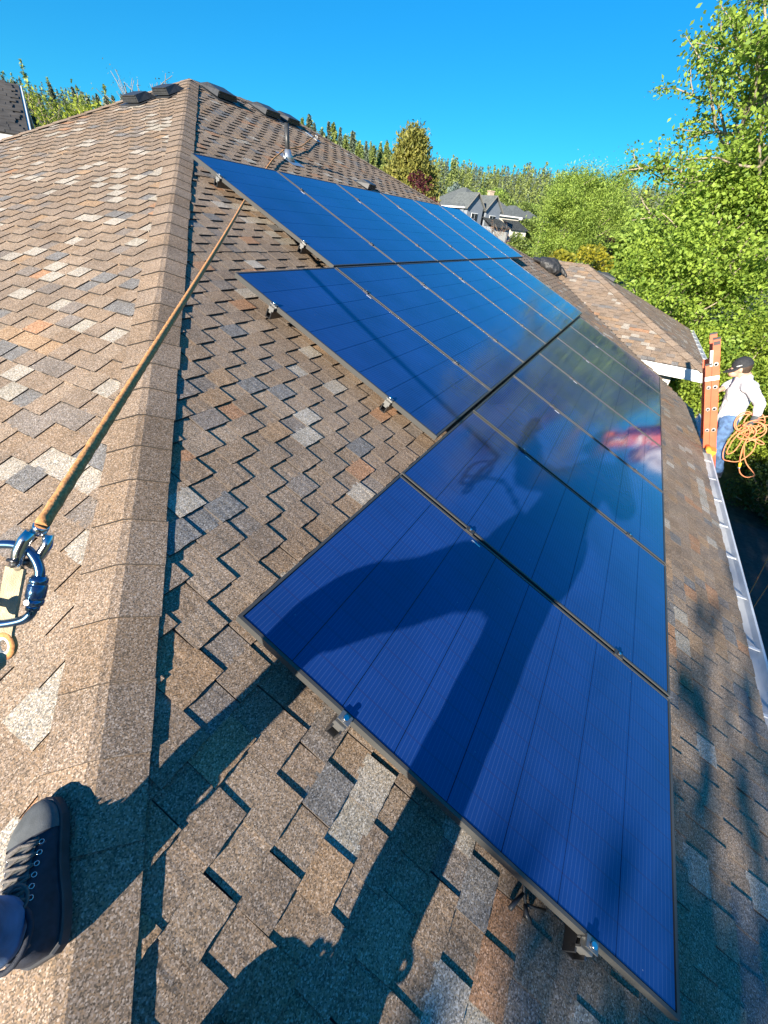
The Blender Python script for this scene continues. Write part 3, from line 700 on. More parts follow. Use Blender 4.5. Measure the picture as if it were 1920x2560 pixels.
    for i in range(6):
        t = .095 + i * .0195
        for sg in (-1, 1):
            e0, e1 = top(t, -.52 * sg) + Vector((0, 0, .005)), top(min(t + .0195, .2), .52 * sg) + Vector((0, 0, .005)); mid = top(t + .009, 0) + Vector((0, 0, .008 + .002 * sg))
            MB().tube([Mx @ e0, Mx @ ((e0 + mid) / 2 + Vector((0, 0, .002))), Mx @ mid, Mx @ ((e1 + mid) / 2 + Vector((0, 0, .002))), Mx @ e1], .0033, 6).obj('lace', M_LACE, u)
            ec = top(t, .58 * sg); nrm = Vector((0, .7 * sg, .7)); uu = Vector((1, 0, 0)); vv = nrm.cross(uu)
            MB().tube([Mx @ (ec + nrm * .0012 + (uu * math.cos(a) + vv * math.sin(a)) * .0042) for a in np.linspace(0, 2 * math.pi, 11)[:-1]], .0011, 5, closed=True).obj('eyelet', M_STEEL, u)
    for sg in (-1, 1):                             # the bow
        c0 = top(.10, 0) + Vector((0, 0, .010))
        MB().tube([Mx @ (c0 + Vector((.022 * math.sin(a), sg * (.018 - .018 * math.cos(a)) + 0, .004 * math.sin(a)))) for a in np.linspace(0, 2 * math.pi, 13)[:-1]], .0030, 6, closed=True).obj('lace', M_LACE, u)
    MB().tube([Mx @ (Vector((.045 + .044 * math.cos(a), cl(.05) + .0345 * math.sin(a), .101 - .006 * math.cos(a)))) for a in np.linspace(0, 2 * math.pi, 19)[:-1]], .0055, 8, closed=True).obj('collar', M_SHOE, u)
    return u
shoe(ph, (-3.512, 1.365, zl(-3.512) + .036), (-3.362, 1.612, zl(-3.362) + .028), NL)
shoe(ph, (-3.600, .800, zm(.80) + .014), (-3.442, 1.068, zm(1.068) + .014), NM)
pn = thing('phone', 'dark smartphone held in the right hand of the person taking the picture', 'phone', tuple(CAM - FWD * .018))
Mp = Matrix(((RIGHT.x, DOWN.x, FWD.x), (RIGHT.y, DOWN.y, FWD.y), (RIGHT.z, DOWN.z, FWD.z)))
MB().box(-DOWN * .0 + DOWN * .05, (.075, .16, .009), Mp).obj('case', M_BLACKPLASTIC, pn)
MB().box(DOWN * .05 - FWD * .0055, (.07, .153, .001), Mp).obj('screen', M_GLASS, pn)

# ------------------------------------------------------------------ ladder at the eave
M_ORANGE = noisy(mat('orange_fibreglass', (.62, .115, .05), .45), (.62, .115, .05), 7, .14)
M_ALU = mat('aluminium', (.6, .6, .6), .35, .9)
M_STICKER = mat('white_warning_sticker', (.8, .78, .74), .5); M_INK = mat('printed_ink', (.05, .04, .04), .6); M_REDINK = mat('red_sticker_ink', (.55, .04, .04), .6)
M_CLAMPORANGE = mat('orange_plastic_guard', (.85, .28, .03), .45)
ld = thing('ladder', 'orange fibreglass extension ladder leaning on the gutter', 'ladder', (3.62, -1.0, -.8))
lo = ld.location
dl = (Vector((0, -.277, .88)) - Vector((0, -1.008, -.82))).normalized()             # up the ladder
dn = Vector((0, -dl.z, dl.y))                                                       # outwards, away from the house
foot_t = (GZ + .82) / dl.z
def lad(x, y, z): return Vector((x, y, z)) - lo
def rail(x, c0, t0, t1, wd=.078, th=.032, nm='side_rail'):
    a = Vector((x, c0[0], c0[1])) + dl * t0 - lo; b = Vector((x, c0[0], c0[1])) + dl * t1 - lo
    mx = Matrix(((1, 0, 0), (0, dn.y, dl.y), (0, dn.z, dl.z)))
    m = MB(); L = (b - a).length; c = (a + b) / 2
    m.box(c, (th * .22, wd, L), mx); 
    for sg in (-1, 1): m.box(c + dn * (sg * (wd / 2 - .004)) + Vector((th * .5, 0, 0)), (th, .008, L), mx)
    return m.obj(nm, M_ORANGE, ld)
PL = (-1.008, -.82); IN = dn * -.075
top_t = (.885 + .82) / dl.z
rails = [rail(3.62, PL, foot_t, top_t), rail(4.05, PL, foot_t, top_t + .02)]
c2 = (PL[0] + IN.y, PL[1] + IN.z)
r2 = rail(3.625, c2, (-.455 + .82) / dl.z, (.60 + .82) / dl.z, .066); rail(4.045, c2, (-.455 + .82) / dl.z, (.60 + .82) / dl.z, .066)
rt = .37
k = -8
while True:
    t = rt + k * .295
    if t > top_t - .06: break
    if t > foot_t + .1:
        c = Vector((0, *PL)) + dl * t
        r = MB().tube([lad(3.60, c.y, c.z), lad(4.07, c.y, c.z)], .017, 10).obj('rung', M_ALU, ld)
        MB().tube([lad(3.606, c.y, c.z), lad(3.612, c.y, c.z)], .026, 14).obj('rung_plate', M_ALU, r)
        MB().tube([lad(3.600, c.y, c.z - .003), lad(3.606, c.y, c.z - .003)], .014, 10).obj('rung_socket', M_BLACKPLASTIC, r)
        if (-.40 + .82) / dl.z < t < (.56 + .82) / dl.z:
            c = c + IN * .92
            r = MB().tube([lad(3.608, c.y, c.z), lad(4.06, c.y, c.z)], .017, 10).obj('rung', M_ALU, ld)
            MB().tube([lad(3.612, c.y, c.z), lad(3.618, c.y, c.z)], .024, 14).obj('rung_plate', M_ALU, r)
            MB().tube([lad(3.606, c.y, c.z - .003), lad(3.612, c.y, c.z - .003)], .013, 10).obj('rung_socket', M_BLACKPLASTIC, r)
    k += 1
mx = Matrix(((1, 0, 0), (0, dn.y, dl.y), (0, dn.z, dl.z)))
def on_rail(t, s_, dims, nm, mt, x=3.6135, par=None): return MB().box(lad(x, *( (Vector((0, *PL)) + dl * t + dn * s_).yz )), dims, mx).obj(nm, mt, par or ld)
st = on_rail((.44 + .82) / dl.z, -.036, (.003, .15, .055), 'sticker', M_STICKER)
on_rail((.845 + .82) / dl.z, 0, (.003, .066, .045), 'sticker', M_INK)
bar = on_rail((.68 + .82) / dl.z, -.050, (.003, .03, .20), 'sticker', M_STICKER, 3.6115)
for i in range(5): on_rail((.62 + i * .03 + .82) / dl.z, -.050, (.002, .02, .012), 'sticker_print', M_REDINK if i % 2 else M_INK, 3.6095, bar)
on_rail((-.50 + .82) / dl.z, -.006, (.05, .095, .055), 'strap', M_BLACKPLASTIC, 3.625)
on_rail((-.455 + .82) / dl.z, -.075, (.036, .07, .03), 'rail_shoe', M_BLACKPLASTIC, 3.625)
on_rail((.60 + .82) / dl.z + .012, -.075, (.036, .07, .022), 'rail_cap', M_BLACKPLASTIC, 3.625)
for x in (3.62, 4.05): on_rail(top_t + .012, 0, (.036, .08, .022), 'rail_cap', M_BLACKPLASTIC, x + .01)
for x in (3.63, 4.06): on_rail(foot_t + .04, 0, (.05, .10, .08), 'ladder_foot', M_BLACKPLASTIC, x)
for x, y in ((3.50, -.80), (3.98, -.79)):                    # gutter guards
    g = MB(); g.box(lad(x, y - .02, -.455), (.17, .10, .045)); g.tube([lad(x - .08, y + .02, -.44), lad(x + .08, y + .02, -.44)], .03, 10); g.box(lad(x + .05, y - .06, -.50), (.05, .05, .13))
    g.obj('gutter_guard', M_CLAMPORANGE, ld)

# ------------------------------------------------------------------ the worker on the ladder, seen from his left side, facing the house
wk = thing('person', 'worker in a white long sleeved top and black cap climbing the orange ladder', 'person', (3.85, -1.05, -.9))
wo = wk.location
def W(x, y, z): return Vector((3.85 + x, y, z)) - wo
hd = W(0, -.705, .575)
m = MB()
m.ball(hd + Vector((0, 0, .01)), (.076, .098, .112), 18, 12, Matrix.Rotation(R(-22), 3, 'X'))
m.ball(hd + Vector((0, .040, -.082)), (.052, .055, .048), 12, 8)                       # jaw and chin
m.ball(hd + Vector((0, .098, -.055)), (.014, .026, .022), 8, 6, Matrix.Rotation(R(30), 3, 'X'))   # nose
m.ball(hd + Vector((0, .076, -.094)), (.024, .014, .010), 8, 6); m.ball(hd + Vector((0, .073, -.108)), (.022, .014, .009), 8, 6)
for sg in (-1, 1):
    m.ball(hd + Vector((sg * .077, -.008, -.015)), (.010, .020, .030), 8, 6); m.ball(hd + Vector((sg * .03, .085, -.028)), (.014, .010, .010), 8, 6)
nk = W(0, -.80, .47)
m.cap(nk, hd + Vector((0, -.03, -.05)), .060, .056); m.cap(nk, W(0, -.87, .20), .09, .13); m.cap(W(0, -.87, .2), W(0, -.88, -.08), .13, .12)
m.cap(W(-.09, -.90, -.1), W(-.10, -.90, -.36), .085, .06); m.cap(W(-.10, -.90, -.36), W(-.09, -1.085, -.80), .055, .042)
m.cap(W(.09, -.88, -.1), W(.10, -.80, -.33), .085, .06); m.cap(W(.10, -.80, -.33), W(.09, -.93, -.62), .055, .042)
m.cap(W(-.17, -.90, .40), W(-.22, -1.06, .24), .05, .04); m.cap(W(-.22, -1.06, .24), W(-.21, -1.11, .05), .04, .028)
m.cap(W(.17, -.82, .40), W(.17, -.70, .27), .05, .04); m.cap(W(.17, -.70, .27), W(.05, -.62, .235), .038, .027)
hand(m, W(-.21, -1.11, .045), (.0, .0, -1), (.3, .9, 0), .18, .55); hand(m, W(.05, -.62, .235), (-.5, .8, .05), (0, .2, -1), .18, .7)
link('body', modded(m, [M_SKIN], .0085, 3), wk)
m = MB()
m.cap(W(0, -.81, .44), W(0, -.86, .22), .105, .150); m.cap(W(0, -.86, .22), W(0, -.885, -.06), .150, .142)
m.cap(W(-.15, -.865, .40), W(.15, -.815, .40), .085, .085); m.ball(W(0, -.93, .34), (.17, .09, .12)); m.ball(W(0, -.76, .26), (.13, .06, .13))
m.cap(W(-.175, -.90, .39), W(-.225, -1.06, .24), .078, .062); m.cap(W(-.225, -1.06, .24), W(-.212, -1.11, .075), .062, .045)
m.cap(W(.175, -.82, .39), W(.175, -.70, .275), .075, .060)
link('long_sleeved_top', modded(m, [M_WHITE], .011, 4, .010, 13), wk)
m = MB()
m.cap(W(-.07, -.885, -.09), W(.07, -.885, -.09), .118, .118); m.cap(W(-.09, -.90, -.1), W(-.10, -.90, -.36), .102, .080); m.cap(W(-.10, -.90, -.36), W(-.09, -1.085, -.78), .078, .060)
m.cap(W(.09, -.88, -.1), W(.10, -.80, -.33), .102, .080); m.cap(W(.10, -.80, -.33), W(.09, -.93, -.60), .078, .060)
link('jeans', modded(m, [M_DENIM], .011, 4, .009, 14), wk)
m = MB(); m.ball(hd + Vector((0, -.03, .02)), (.085, .10, .095), 14, 10, Matrix.Rotation(R(-25), 3, 'X')); m.ball(hd + Vector((0, -.075, -.03)), (.07, .05, .06))
link('hair', modded(m, [M_HAIR], .010, 2, .004, 40), wk)
Rc = Matrix.Rotation(R(-30), 3, 'X'); capm = MB(); vs = []; fs = []; n = 20; mm = 7
for i in range(mm + 1):
    th = R(96) * i / mm
    for k in range(n):
        a = 2 * math.pi * k / n; rr = (.094, .116, .112)
        vs.append(hd + Vector((0, -.012, .035)) + Rc @ Vector((rr[0] * math.sin(th) * math.cos(a), rr[1] * math.sin(th) * math.sin(a), rr[2] * math.cos(th))))
for i in range(mm):
    for k in range(n): fs.append((i * n + k, (i + 1) * n + k, (i + 1) * n + (k + 1) % n, i * n + (k + 1) % n))
M_CAP = noisy(mat('charcoal_cap', (.022, .024, .028), .8), (.022, .024, .028), 50, .3, .2, 800)
cp_ = capm.add(vs, fs, 0, True).obj('cap', M_CAP, wk)
bm_ = MB(); vs = []; fs = []
for z in (0, -.006):
    for i in range(11):
        a = R(20 + 14 * i); c, s_ = math.cos(a), math.sin(a)
        for f in (.0, .5, 1.0):
            p = Vector((.094 * c * (1 - .05 * f), .105 * s_ + .105 * f * max(0, s_) ** .6, .006 - .02 * f - .012 * abs(c) * 1 + z)); vs.append(hd + Vector((0, -.012, .030)) + Rc @ p)
for i in range(10):
    for k in range(2):
        fs.append((i * 3 + k, i * 3 + k + 1, i * 3 + k + 4, i * 3 + k + 3)); b = 33; fs.append((b + i * 3 + k + 3, b + i * 3 + k + 4, b + i * 3 + k + 1, b + i * 3 + k))
for i in range(10): fs.append((i * 3 + 2, 33 + i * 3 + 2, 33 + i * 3 + 5, i * 3 + 5))
bm_.add(vs, fs, 0, True).obj('bill', M_CAP, cp_)
MB().box(hd + Vector((-.088, .035, .035)), (.006, .055, .007), Rc).obj('white_mark', M_STICKER, cp_)
for sx, y, z, toe in ((-.09, -1.10, -.885, .20), (.09, -.96, -.70, .22)):
    shoe(wk, wo + W(sx, y - .06, z), wo + W(sx, y + toe, z), (0, 0, 1), 'boot')
gm = MB(); hand(gm, W(-.21, -1.11, .045), (.0, .0, -1), (.3, .9, 0), .205, .55); gm.cap(W(-.212, -1.11, .09), W(-.21, -1.11, .03), .046, .05)
link('glove', modded(gm, [mat('grey_work_glove', (.07, .08, .09), .8)], .008, 2), wk)

# the coiled cord in his hand
M_CORD = noisy(mat('orange_cord', (.66, .235, .105), .5), (.66, .235, .105), 20, .12)
co = thing('cord_coil', 'tangled orange cord coil hanging from the worker\'s gloved hand', 'cord', (3.62, -1.11, .0))
rg = random.Random(5)
def C(y, z, x=3.6): return Vector((x, y, z)) - co.location
loops = []
for i in range(9):
    cy, cz = -1.08 + rg.uniform(-.07, .08), -.05 + rg.uniform(-.12, .06); a, b = rg.uniform(.06, .13), rg.uniform(.05, .12); ph0 = rg.uniform(0, 6.28); tl = rg.uniform(-.6, .6)
    loops += [C(cy + a * math.cos(t + ph0) * math.cos(tl) - b * math.sin(t + ph0) * math.sin(tl), cz + a * math.cos(t + ph0) * math.sin(tl) + b * math.sin(t + ph0) * math.cos(tl), 3.60 + .08 * math.sin(t * .7 + i)) for t in np.linspace(0, 5.6, 9)]
big = [C(-1.05, .0), C(-.98, -.2), C(-.97, -.40), C(-1.02, -.55), C(-1.10, -.58, 3.63), C(-1.20, -.54), C(-1.27, -.40), C(-1.26, -.26), C(-1.18, -.14), C(-1.09, -.04)]
big2 = [C(-1.09, -.04, 3.58), C(-1.03, -.12, 3.57), C(-1.0, -.28, 3.57), C(-1.01, -.42, 3.58), C(-1.04, -.48, 3.6), C(-1.09, -.42), C(-1.10, -.28), C(-1.08, -.12), C(-1.09, -.02)]
big3 = [C(-1.12, -.06), C(-1.13, -.22), C(-1.20, -.40, 3.62), C(-1.30, -.55, 3.64), C(-1.44, -.66, 3.66), C(-1.47, -.70, 3.66), C(-1.40, -.75, 3.66), C(-1.30, -.70, 3.65), C(-1.22, -.55, 3.62), C(-1.18, -.42), C(-1.15, -.30), C(-1.2, -.22), C(-1.30, -.25), C(-1.34, -.23), C(-1.26, -.20), C(-1.15, -.22), C(-1.1, -.1)]
for q in (loops, big, big2, big3): MB().tube(smooth(q, 6), .0072, 7).obj('cord', M_CORD, co)
MB().tube(smooth([C(-1.10, .05), C(-1.17, .10), C(-1.24, .115), C(-1.40, .06), C(-1.8, -.3), C(-2.3, -1.5), C(-2.5, GZ + .1)], 6), .0072, 7).obj('cord', M_CORD, co)
MB().tube(smooth([C(-1.15, -.05), C(-1.25, .01), C(-1.33, -.04), C(-1.6, -.2), C(-2.1, -1.4), C(-2.4, GZ + .1)], 6), .0072, 7).obj('cord', M_CORD, co)
tl_ = [C(-1.13, -.08, 3.57), C(-1.14, -.30, 3.57), C(-1.18, -.46, 3.57), C(-1.22, -.545, 3.57)]
MB().tube(smooth(tl_, 6), .0072, 7).obj('cord', M_CORD, co)
pg = MB().tube([tl_[-1], tl_[-1] + Vector((0, -.018, -.06))], [.018, .015], 10).obj('plug', mat('yellow_plug', (.80, .55, .03), .45), co)
MB().tube([tl_[-1] + Vector((0, -.018, -.06)), tl_[-1] + Vector((0, -.021, -.078))], .017, 10).obj('plug_collar', M_ALU, pg)

# ------------------------------------------------------------------ black bag in the valley
bgp = Vector((8.55, 2.85, zm(2.85)))
bag = thing('bag', 'slumped black tool bag lying at the top of the valley beside the lower wing', 'bag', tuple(bgp)); bag.scale = (.66,) * 3
m = MB(); m.ball((0, .0, .17), (.34, .46, .20), 16, 10, Matrix.Rotation(R(22), 3, 'X')); m.ball((-.10, .42, .30), (.26, .20, .07), 14, 8, Matrix.Rotation(R(12), 3, 'X')); m.ball((.08, -.18, .26), (.24, .26, .10), 14, 8, Matrix.Rotation(R(35), 3, 'X')); m.cap(Vector((.22, -.40, .10)), Vector((.18, -.62, -.08)), .09, .05)
M_BAG = noisy(mat('black_nylon', (.030, .031, .034), .55), (.03, .031, .034), 25, .35, .3, 90)
link('sack', modded(m, [M_BAG], .02, 3, .030, 9), bag)
for k, q in enumerate(([(-.1, .3, .36), (0, .1, .42), (.1, -.1, .38), (.2, -.25, .28)], [(.25, -.3, .22), (.2, -.42, .12), (.15, -.52, .0), (.1, -.6, -.1)], [(.1, -.35, .26), (.05, -.5, .1), (.12, -.58, -.06), (.2, -.5, .02)])):
    ribbon(MB(), smooth([Vector(p) for p in q], 4), Vector((1, 0, 0)), .05, .012, Vector((0, .3, 1)).normalized()).obj('strap', M_BAG, bag)

# ------------------------------------------------------------------ vegetation
def leaf_mat(name, col, col2, trans=.35, rough=.55):
    m = bpy.data.materials.new(name); m.use_nodes = True; nt = m.node_tree; b = nt.nodes['Principled BSDF']; out = nt.nodes['Material Output']
    g = nt.nodes.new('ShaderNodeNewGeometry'); r = nt.nodes.new('ShaderNodeValToRGB')
    r.color_ramp.elements[0].color = (*col2, 1); r.color_ramp.elements[1].color = (*col, 1); r.color_ramp.elements[0].position = .05; r.color_ramp.elements[1].position = .8
    nz = nt.nodes.new('ShaderNodeTexNoise'); nz.inputs['Scale'].default_value = 1.4; nz.inputs['Detail'].default_value = 3; nt.links.new(g.outputs['Position'], nz.inputs['Vector'])
    a1 = nt.nodes.new('ShaderNodeMath'); a1.operation = 'MULTIPLY_ADD'; a1.inputs[1].default_value = .45; nt.links.new(g.outputs['Random Per Island'], a1.inputs[0])
    a2 = nt.nodes.new('ShaderNodeMapRange'); a2.inputs['From Min'].default_value = .3; a2.inputs['From Max'].default_value = .7; a2.inputs['To Max'].default_value = .6; nt.links.new(nz.outputs['Fac'], a2.inputs['Value']); nt.links.new(a2.outputs['Result'], a1.inputs[2])
    nt.links.new(a1.outputs[0], r.inputs['Fac']); nt.links.new(r.outputs['Color'], b.inputs['Base Color'])
    b.inputs['Roughness'].default_value = rough; b.inputs['Specular IOR Level'].default_value = .35
    t = nt.nodes.new('ShaderNodeBsdfTranslucent'); nt.links.new(r.outputs['Color'], t.inputs['Color'])
    mx = nt.nodes.new('ShaderNodeMixShader'); mx.inputs[0].default_value = trans
    nt.links.new(b.outputs[0], mx.inputs[1]); nt.links.new(t.outputs[0], mx.inputs[2]); nt.links.new(mx.outputs[0], out.inputs['Surface']); return m
def leaves(name, centers, size, seed, m, parent=None, loc=None, flat=.6, aspect=.55, axis=None):
    """many small folded leaf faces; centers Nx3"""
    r = np.random.default_rng(seed); c = np.asarray(centers, dtype=np.float64); n = len(c)
    nr = r.normal(size=(n, 3)); nr[:, 2] += flat; nr /= np.linalg.norm(nr, axis=1)[:, None]
    t = r.normal(size=(n, 3)) if axis is None else axis + r.normal(size=(n, 3)) * .35
    t -= nr * (t * nr).sum(1)[:, None]; t /= np.linalg.norm(t, axis=1)[:, None] + 1e-9
    bt = np.cross(nr, t); s = size * r.uniform(.6, 1.25, size=(n, 1))
    v = np.empty((n, 4, 3)); v[:, 0] = c - t * s * .5; v[:, 2] = c + t * s * .5 - nr * s * .12; v[:, 1] = c + bt * s * aspect * .5 + nr * s * .06; v[:, 3] = c - bt * s * aspect * .5 + nr * s * .06
    me = bpy.data.meshes.new(name); me.vertices.add(n * 4); me.vertices.foreach_set('co', v.reshape(-1).astype(np.float32))
    me.loops.add(n * 4); me.loops.foreach_set('vertex_index', np.arange(n * 4, dtype=np.int32))
    me.polygons.add(n); me.polygons.foreach_set('loop_start', np.arange(0, n * 4, 4, dtype=np.int32)); me.polygons.foreach_set('loop_total', np.full(n, 4, dtype=np.int32))
    me.materials.append(m); me.update(calc_edges=True)
    return link(name, me, parent, loc)
M_BARK = noisy(mat('pale_bark', (.30, .25, .19), .9), (.30, .25, .19), 14, .35, .5, 60)
M_BARKD = noisy(mat('dark_bark', (.10, .075, .055), .9), (.10, .075, .055), 14, .35, .5, 60)
LF_MAPLE = leaf_mat('maple_leaf', (.37, .50, .075), (.13, .24, .04), .42)
LF_HEDGE = leaf_mat('hedge_leaf', (.36, .46, .06), (.11, .20, .035), .38)
LF_WILLOW = leaf_mat('feathery_leaf', (.40, .53, .10), (.17, .28, .06), .40)
LF_YELLOW = leaf_mat('yellow_green_leaf', (.36, .33, .03), (.18, .20, .025), .35)
LF_CEDAR = leaf_mat('cedar_spray', (.29, .27, .055), (.085, .115, .03), .22)
LF_CONIFER = leaf_mat('fir_needles', (.165, .205, .135), (.075, .110, .085), .14)  # raised, greyed needle colour stands in for distance haze
LF_CONIFER2 = leaf_mat('light_green_fir_needles', (.27, .32, .085), (.12, .175, .055), .2)  # lighter green needle tone for the mixed-in trees
LF_SPRUCE = leaf_mat('blue_spruce_needles', (.21, .27, .24), (.10, .15, .14), .1)
LF_MAROON = leaf_mat('maroon_leaf', (.12, .026, .030), (.05, .012, .016), .25)
LF_MID = leaf_mat('mid_green_leaf', (.20, .265, .055), (.08, .13, .035), .32)
LF_BIRCH = leaf_mat('birch_leaf', (.42, .48, .06), (.16, .24, .04), .4)
LF_DARK = leaf_mat('shade_darkened_leaf', (.10, .15, .035), (.04, .075, .02), .3)  # shade under the eave side is put into this leaf colour
def gz(x, y): return GZ + hill_h(x, y)
def branch(mb, p, d, L, r, depth, rg, tips, spread=.6, gravity=0.0, keep=.72, kids=(2, 3), segs=4):
    """recursive limb; records points along the fine twigs"""
    pts = [Vector(p)]; rad = [r]; dd = Vector(d).normalized()
    for i in range(segs):
        dd = (dd + Vector((rg.gauss(0, .12), rg.gauss(0, .12), rg.gauss(0, .08) + gravity))).normalized()
        pts.append(pts[-1] + dd * (L / segs)); rad.append(r * (1 - .45 * (i + 1) / segs))
    mb.tube(pts, rad, 7 if r > .05 else 5, caps=False)
    if depth <= 1: tips += [(q, dd, depth) for q in pts[1:]]
    if depth == 0: return
    for k in range(rg.randint(*kids)):
        a = rg.uniform(0, 6.28); o = dd.orthogonal().normalized(); o2 = dd.cross(o); nd = (dd * rg.uniform(.6, 1.0) + (o * math.cos(a) + o2 * math.sin(a)) * spread * rg.uniform(.6, 1.3) + Vector((0, 0, .12))).normalized()
        st = pts[rg.randint(max(1, segs - 2), segs)]
        branch(mb, st, nd, L * keep * rg.uniform(.8, 1.15), r * .58, depth - 1, rg, tips, spread, gravity, keep, kids, segs)
def broadleaf(name, label, cat, base, height, radius, seed, lm, n_leaves, leaf, bark=None, group=None, depth=4, spread=.62, lean=(0, 0), clump=.42, stems=1, low=.25, aspect=.6):
    rg = random.Random(seed); nr = np.random.default_rng(seed); base = Vector(base)
    t = thing(name, label, cat, tuple(base), group); mb = MB(); tips = []
    for s_ in range(stems):
        d = Vector((lean[0] + rg.gauss(0, .16 if stems > 1 else .04), lean[1] + rg.gauss(0, .16 if stems > 1 else .04), 1))
        p = Vector((rg.gauss(0, .12), rg.gauss(0, .12), -.05)) if stems > 1 else Vector((0, 0, -.05))
        L = height * low
        pts = [p]; dd = d.normalized(); r0 = height * (.026 if stems == 1 else .016)
        for i in range(9):
            dd = (dd + Vector((rg.gauss(0, .05), rg.gauss(0, .05), .05))).normalized(); pts.append(pts[-1] + dd * height * .095)
        mb.tube(pts, [r0 * (1 - .088 * i) for i in range(10)], 9, caps=False)
        for i in range(2, 10):
            if pts[i].z < L: continue
            f = (pts[i].z - L) / max(.1, height - L); rr = radius * (.55 + .45 * math.sin(math.pi * min(1, .18 + f * .8)))
            for k in range(rg.randint(2, 3)):
                a = rg.uniform(0, 6.28); nd = Vector((math.cos(a), math.sin(a), rg.uniform(.15, .75) + f * .6))
                branch(mb, pts[i], nd, rr * .52, r0 * .42 * (1 - .06 * i), depth - 2, rg, tips, spread, .01, .66)
        branch(mb, pts[-1], dd, radius * .5, r0 * .25, depth - 2, rg, tips, spread, .02, .66)
    mb.obj('trunk', bark or M_BARK, t)
    tp = np.array([list(q[0]) for q in tips]); pick = nr.integers(0, len(tp), n_leaves)
    cs = tp[pick] + nr.normal(size=(n_leaves, 3)) * clump * np.array([1, 1, .75]) * nr.uniform(.25, 1, size=(n_leaves, 1))
    cs = cs[cs[:, 2] > .05]
    leaves('crown', cs, leaf, seed, lm, t, flat=1.1, aspect=aspect); return t
def shrub(name, label, cat, base, rx, ry, h, seed, lm, n, leaf, group=None, lumps=26, bark=None, aspect=.6):
    rg = random.Random(seed); nr = np.random.default_rng(seed); base = Vector(base); t = thing(name, label, cat, tuple(base), group)
    mb = MB(); cen = []
    for i in range(lumps):
        a = rg.uniform(0, 6.28); q = math.sqrt(rg.random()); z = h * rg.uniform(.12, .86) * (1 - .30 * q * q)
        cen.append((rx * q * math.cos(a) * .85, ry * q * math.sin(a) * .85, z))
        mb.tube([(cen[-1][0] * .15, cen[-1][1] * .15, -.1), (cen[-1][0] * .5, cen[-1][1] * .5, z * .6), cen[-1]], [.035, .022, .008], 5, caps=False)
    mb.obj('stems', bark or M_BARK, t)
    c = np.array(cen)[nr.integers(0, lumps, n)]; d = nr.normal(size=(n, 3)); d /= np.linalg.norm(d, axis=1)[:, None]
    rad = min(rx, ry, h) * .42 * nr.uniform(.35, 1.05, size=(n, 1)) ** .5
    p = c + d * rad * np.array([1, 1, .8]); p = p[p[:, 2] > .0]
    leaves('foliage', p, leaf, seed, lm, t, flat=1.0, aspect=aspect); return t
def conifer_pts(h, r, seed, n, taper=1.0):
    """needle spray positions and directions on drooping whorled boughs"""
    nr = np.random.default_rng(seed); nb = 96; bz = np.sort(nr.uniform(.05, .985, nb)); ba = nr.uniform(0, 2 * np.pi, nb); bl = nr.uniform(.62, 1.12, nb)
    bi = np.minimum(nb - 1, (nr.uniform(0, 1, n) ** 1.35 * nb).astype(int)); q = nr.uniform(.03, 1, n) ** .75
    rr = r * (1 - bz[bi]) ** taper * bl[bi] + r * .04; ang = ba[bi] + nr.normal(size=n) * .22
    x, y = rr * q * np.cos(ang), rr * q * np.sin(ang); zz = bz[bi] * h - (q * rr) ** 1.2 * .30 + nr.normal(size=n) * h * .012
    k = nr.uniform(0, 1, n) < .10; x[k] *= .1; y[k] *= .1; zz[k] = nr.uniform(.7, 1.0, k.sum()) * h
    ax = np.stack([np.cos(ang), np.sin(ang), np.full(n, -.45)], 1)
    return np.stack([x, y, np.maximum(zz, .02 * h)], 1), ax
def conifer_mesh(h, r, seed, n, leaf, lm, taper=1.0):
    p, ax = conifer_pts(h, r, seed, n, taper); o = leaves('crown', p, leaf, seed, lm, None, None, .8, .42, ax); me = o.data; bpy.data.objects.remove(o); return me
def dirpt(az, dist):
    x, y = CAM.x + dist * math.cos(R(az)), CAM.y + dist * math.sin(R(az)); return x, y, gz(x, y)

# the tall leafy tree on the right and the shrubs under it
rg = random.Random(41)
broadleaf('broadleaf_tree', 'tall light green tree with pale forked trunks on the right', 'tree', (15.6, -.6, GZ), 13.0, 3.9, 43, LF_MAPLE, 31000, .135, M_BARK, depth=4, stems=3, clump=.24, low=.22, lean=(0, -.03))
broadleaf('broadleaf_tree', 'lower leafy tree spreading in front of the forked trunks, behind the lower wing', 'tree', (13.9, -.55, GZ), 6.6, 2.8, 57, LF_MAPLE, 60000, .125, M_BARK, depth=4, stems=2, clump=.40, low=.12)
SHR = [((13.3, -2.5), 1.7, 1.6, 4.7, 'bright green shrub right behind the end gutter of the lower wing'), ((11.4, -4.0), 1.6, 1.5, 4.1, 'leafy shrub behind the top of the orange ladder'), ((15.4, -4.6), 2.2, 2.0, 5.9, 'tall rounded shrub far right, below the tall forked tree'),
       ((9.6, -5.2), 1.4, 1.4, 3.5, 'shrub behind the head of the worker'), ((12.5, -6.6), 2.2, 2.0, 5.0, 'broad shrub at the right picture edge behind the worker'), ((7.9, -5.0), 1.2, 1.2, 2.1, 'low dark green shrub at the edge of the asphalt below the ladder'), ((8.6, -3.7), .9, .9, 1.7, 'small shaded shrub below the tangled cord coil')]
for i, ((x, y), rx, ry, h, lb) in enumerate(SHR):
    shrub('shrub', lb, 'shrub', (x, y, GZ), rx, ry, h, 60 + i, LF_HEDGE if i < 5 else LF_DARK, int(4800 * (rx * ry * h) ** .7), .100 if i < 5 else .075, 'shrubs along the path', 40)
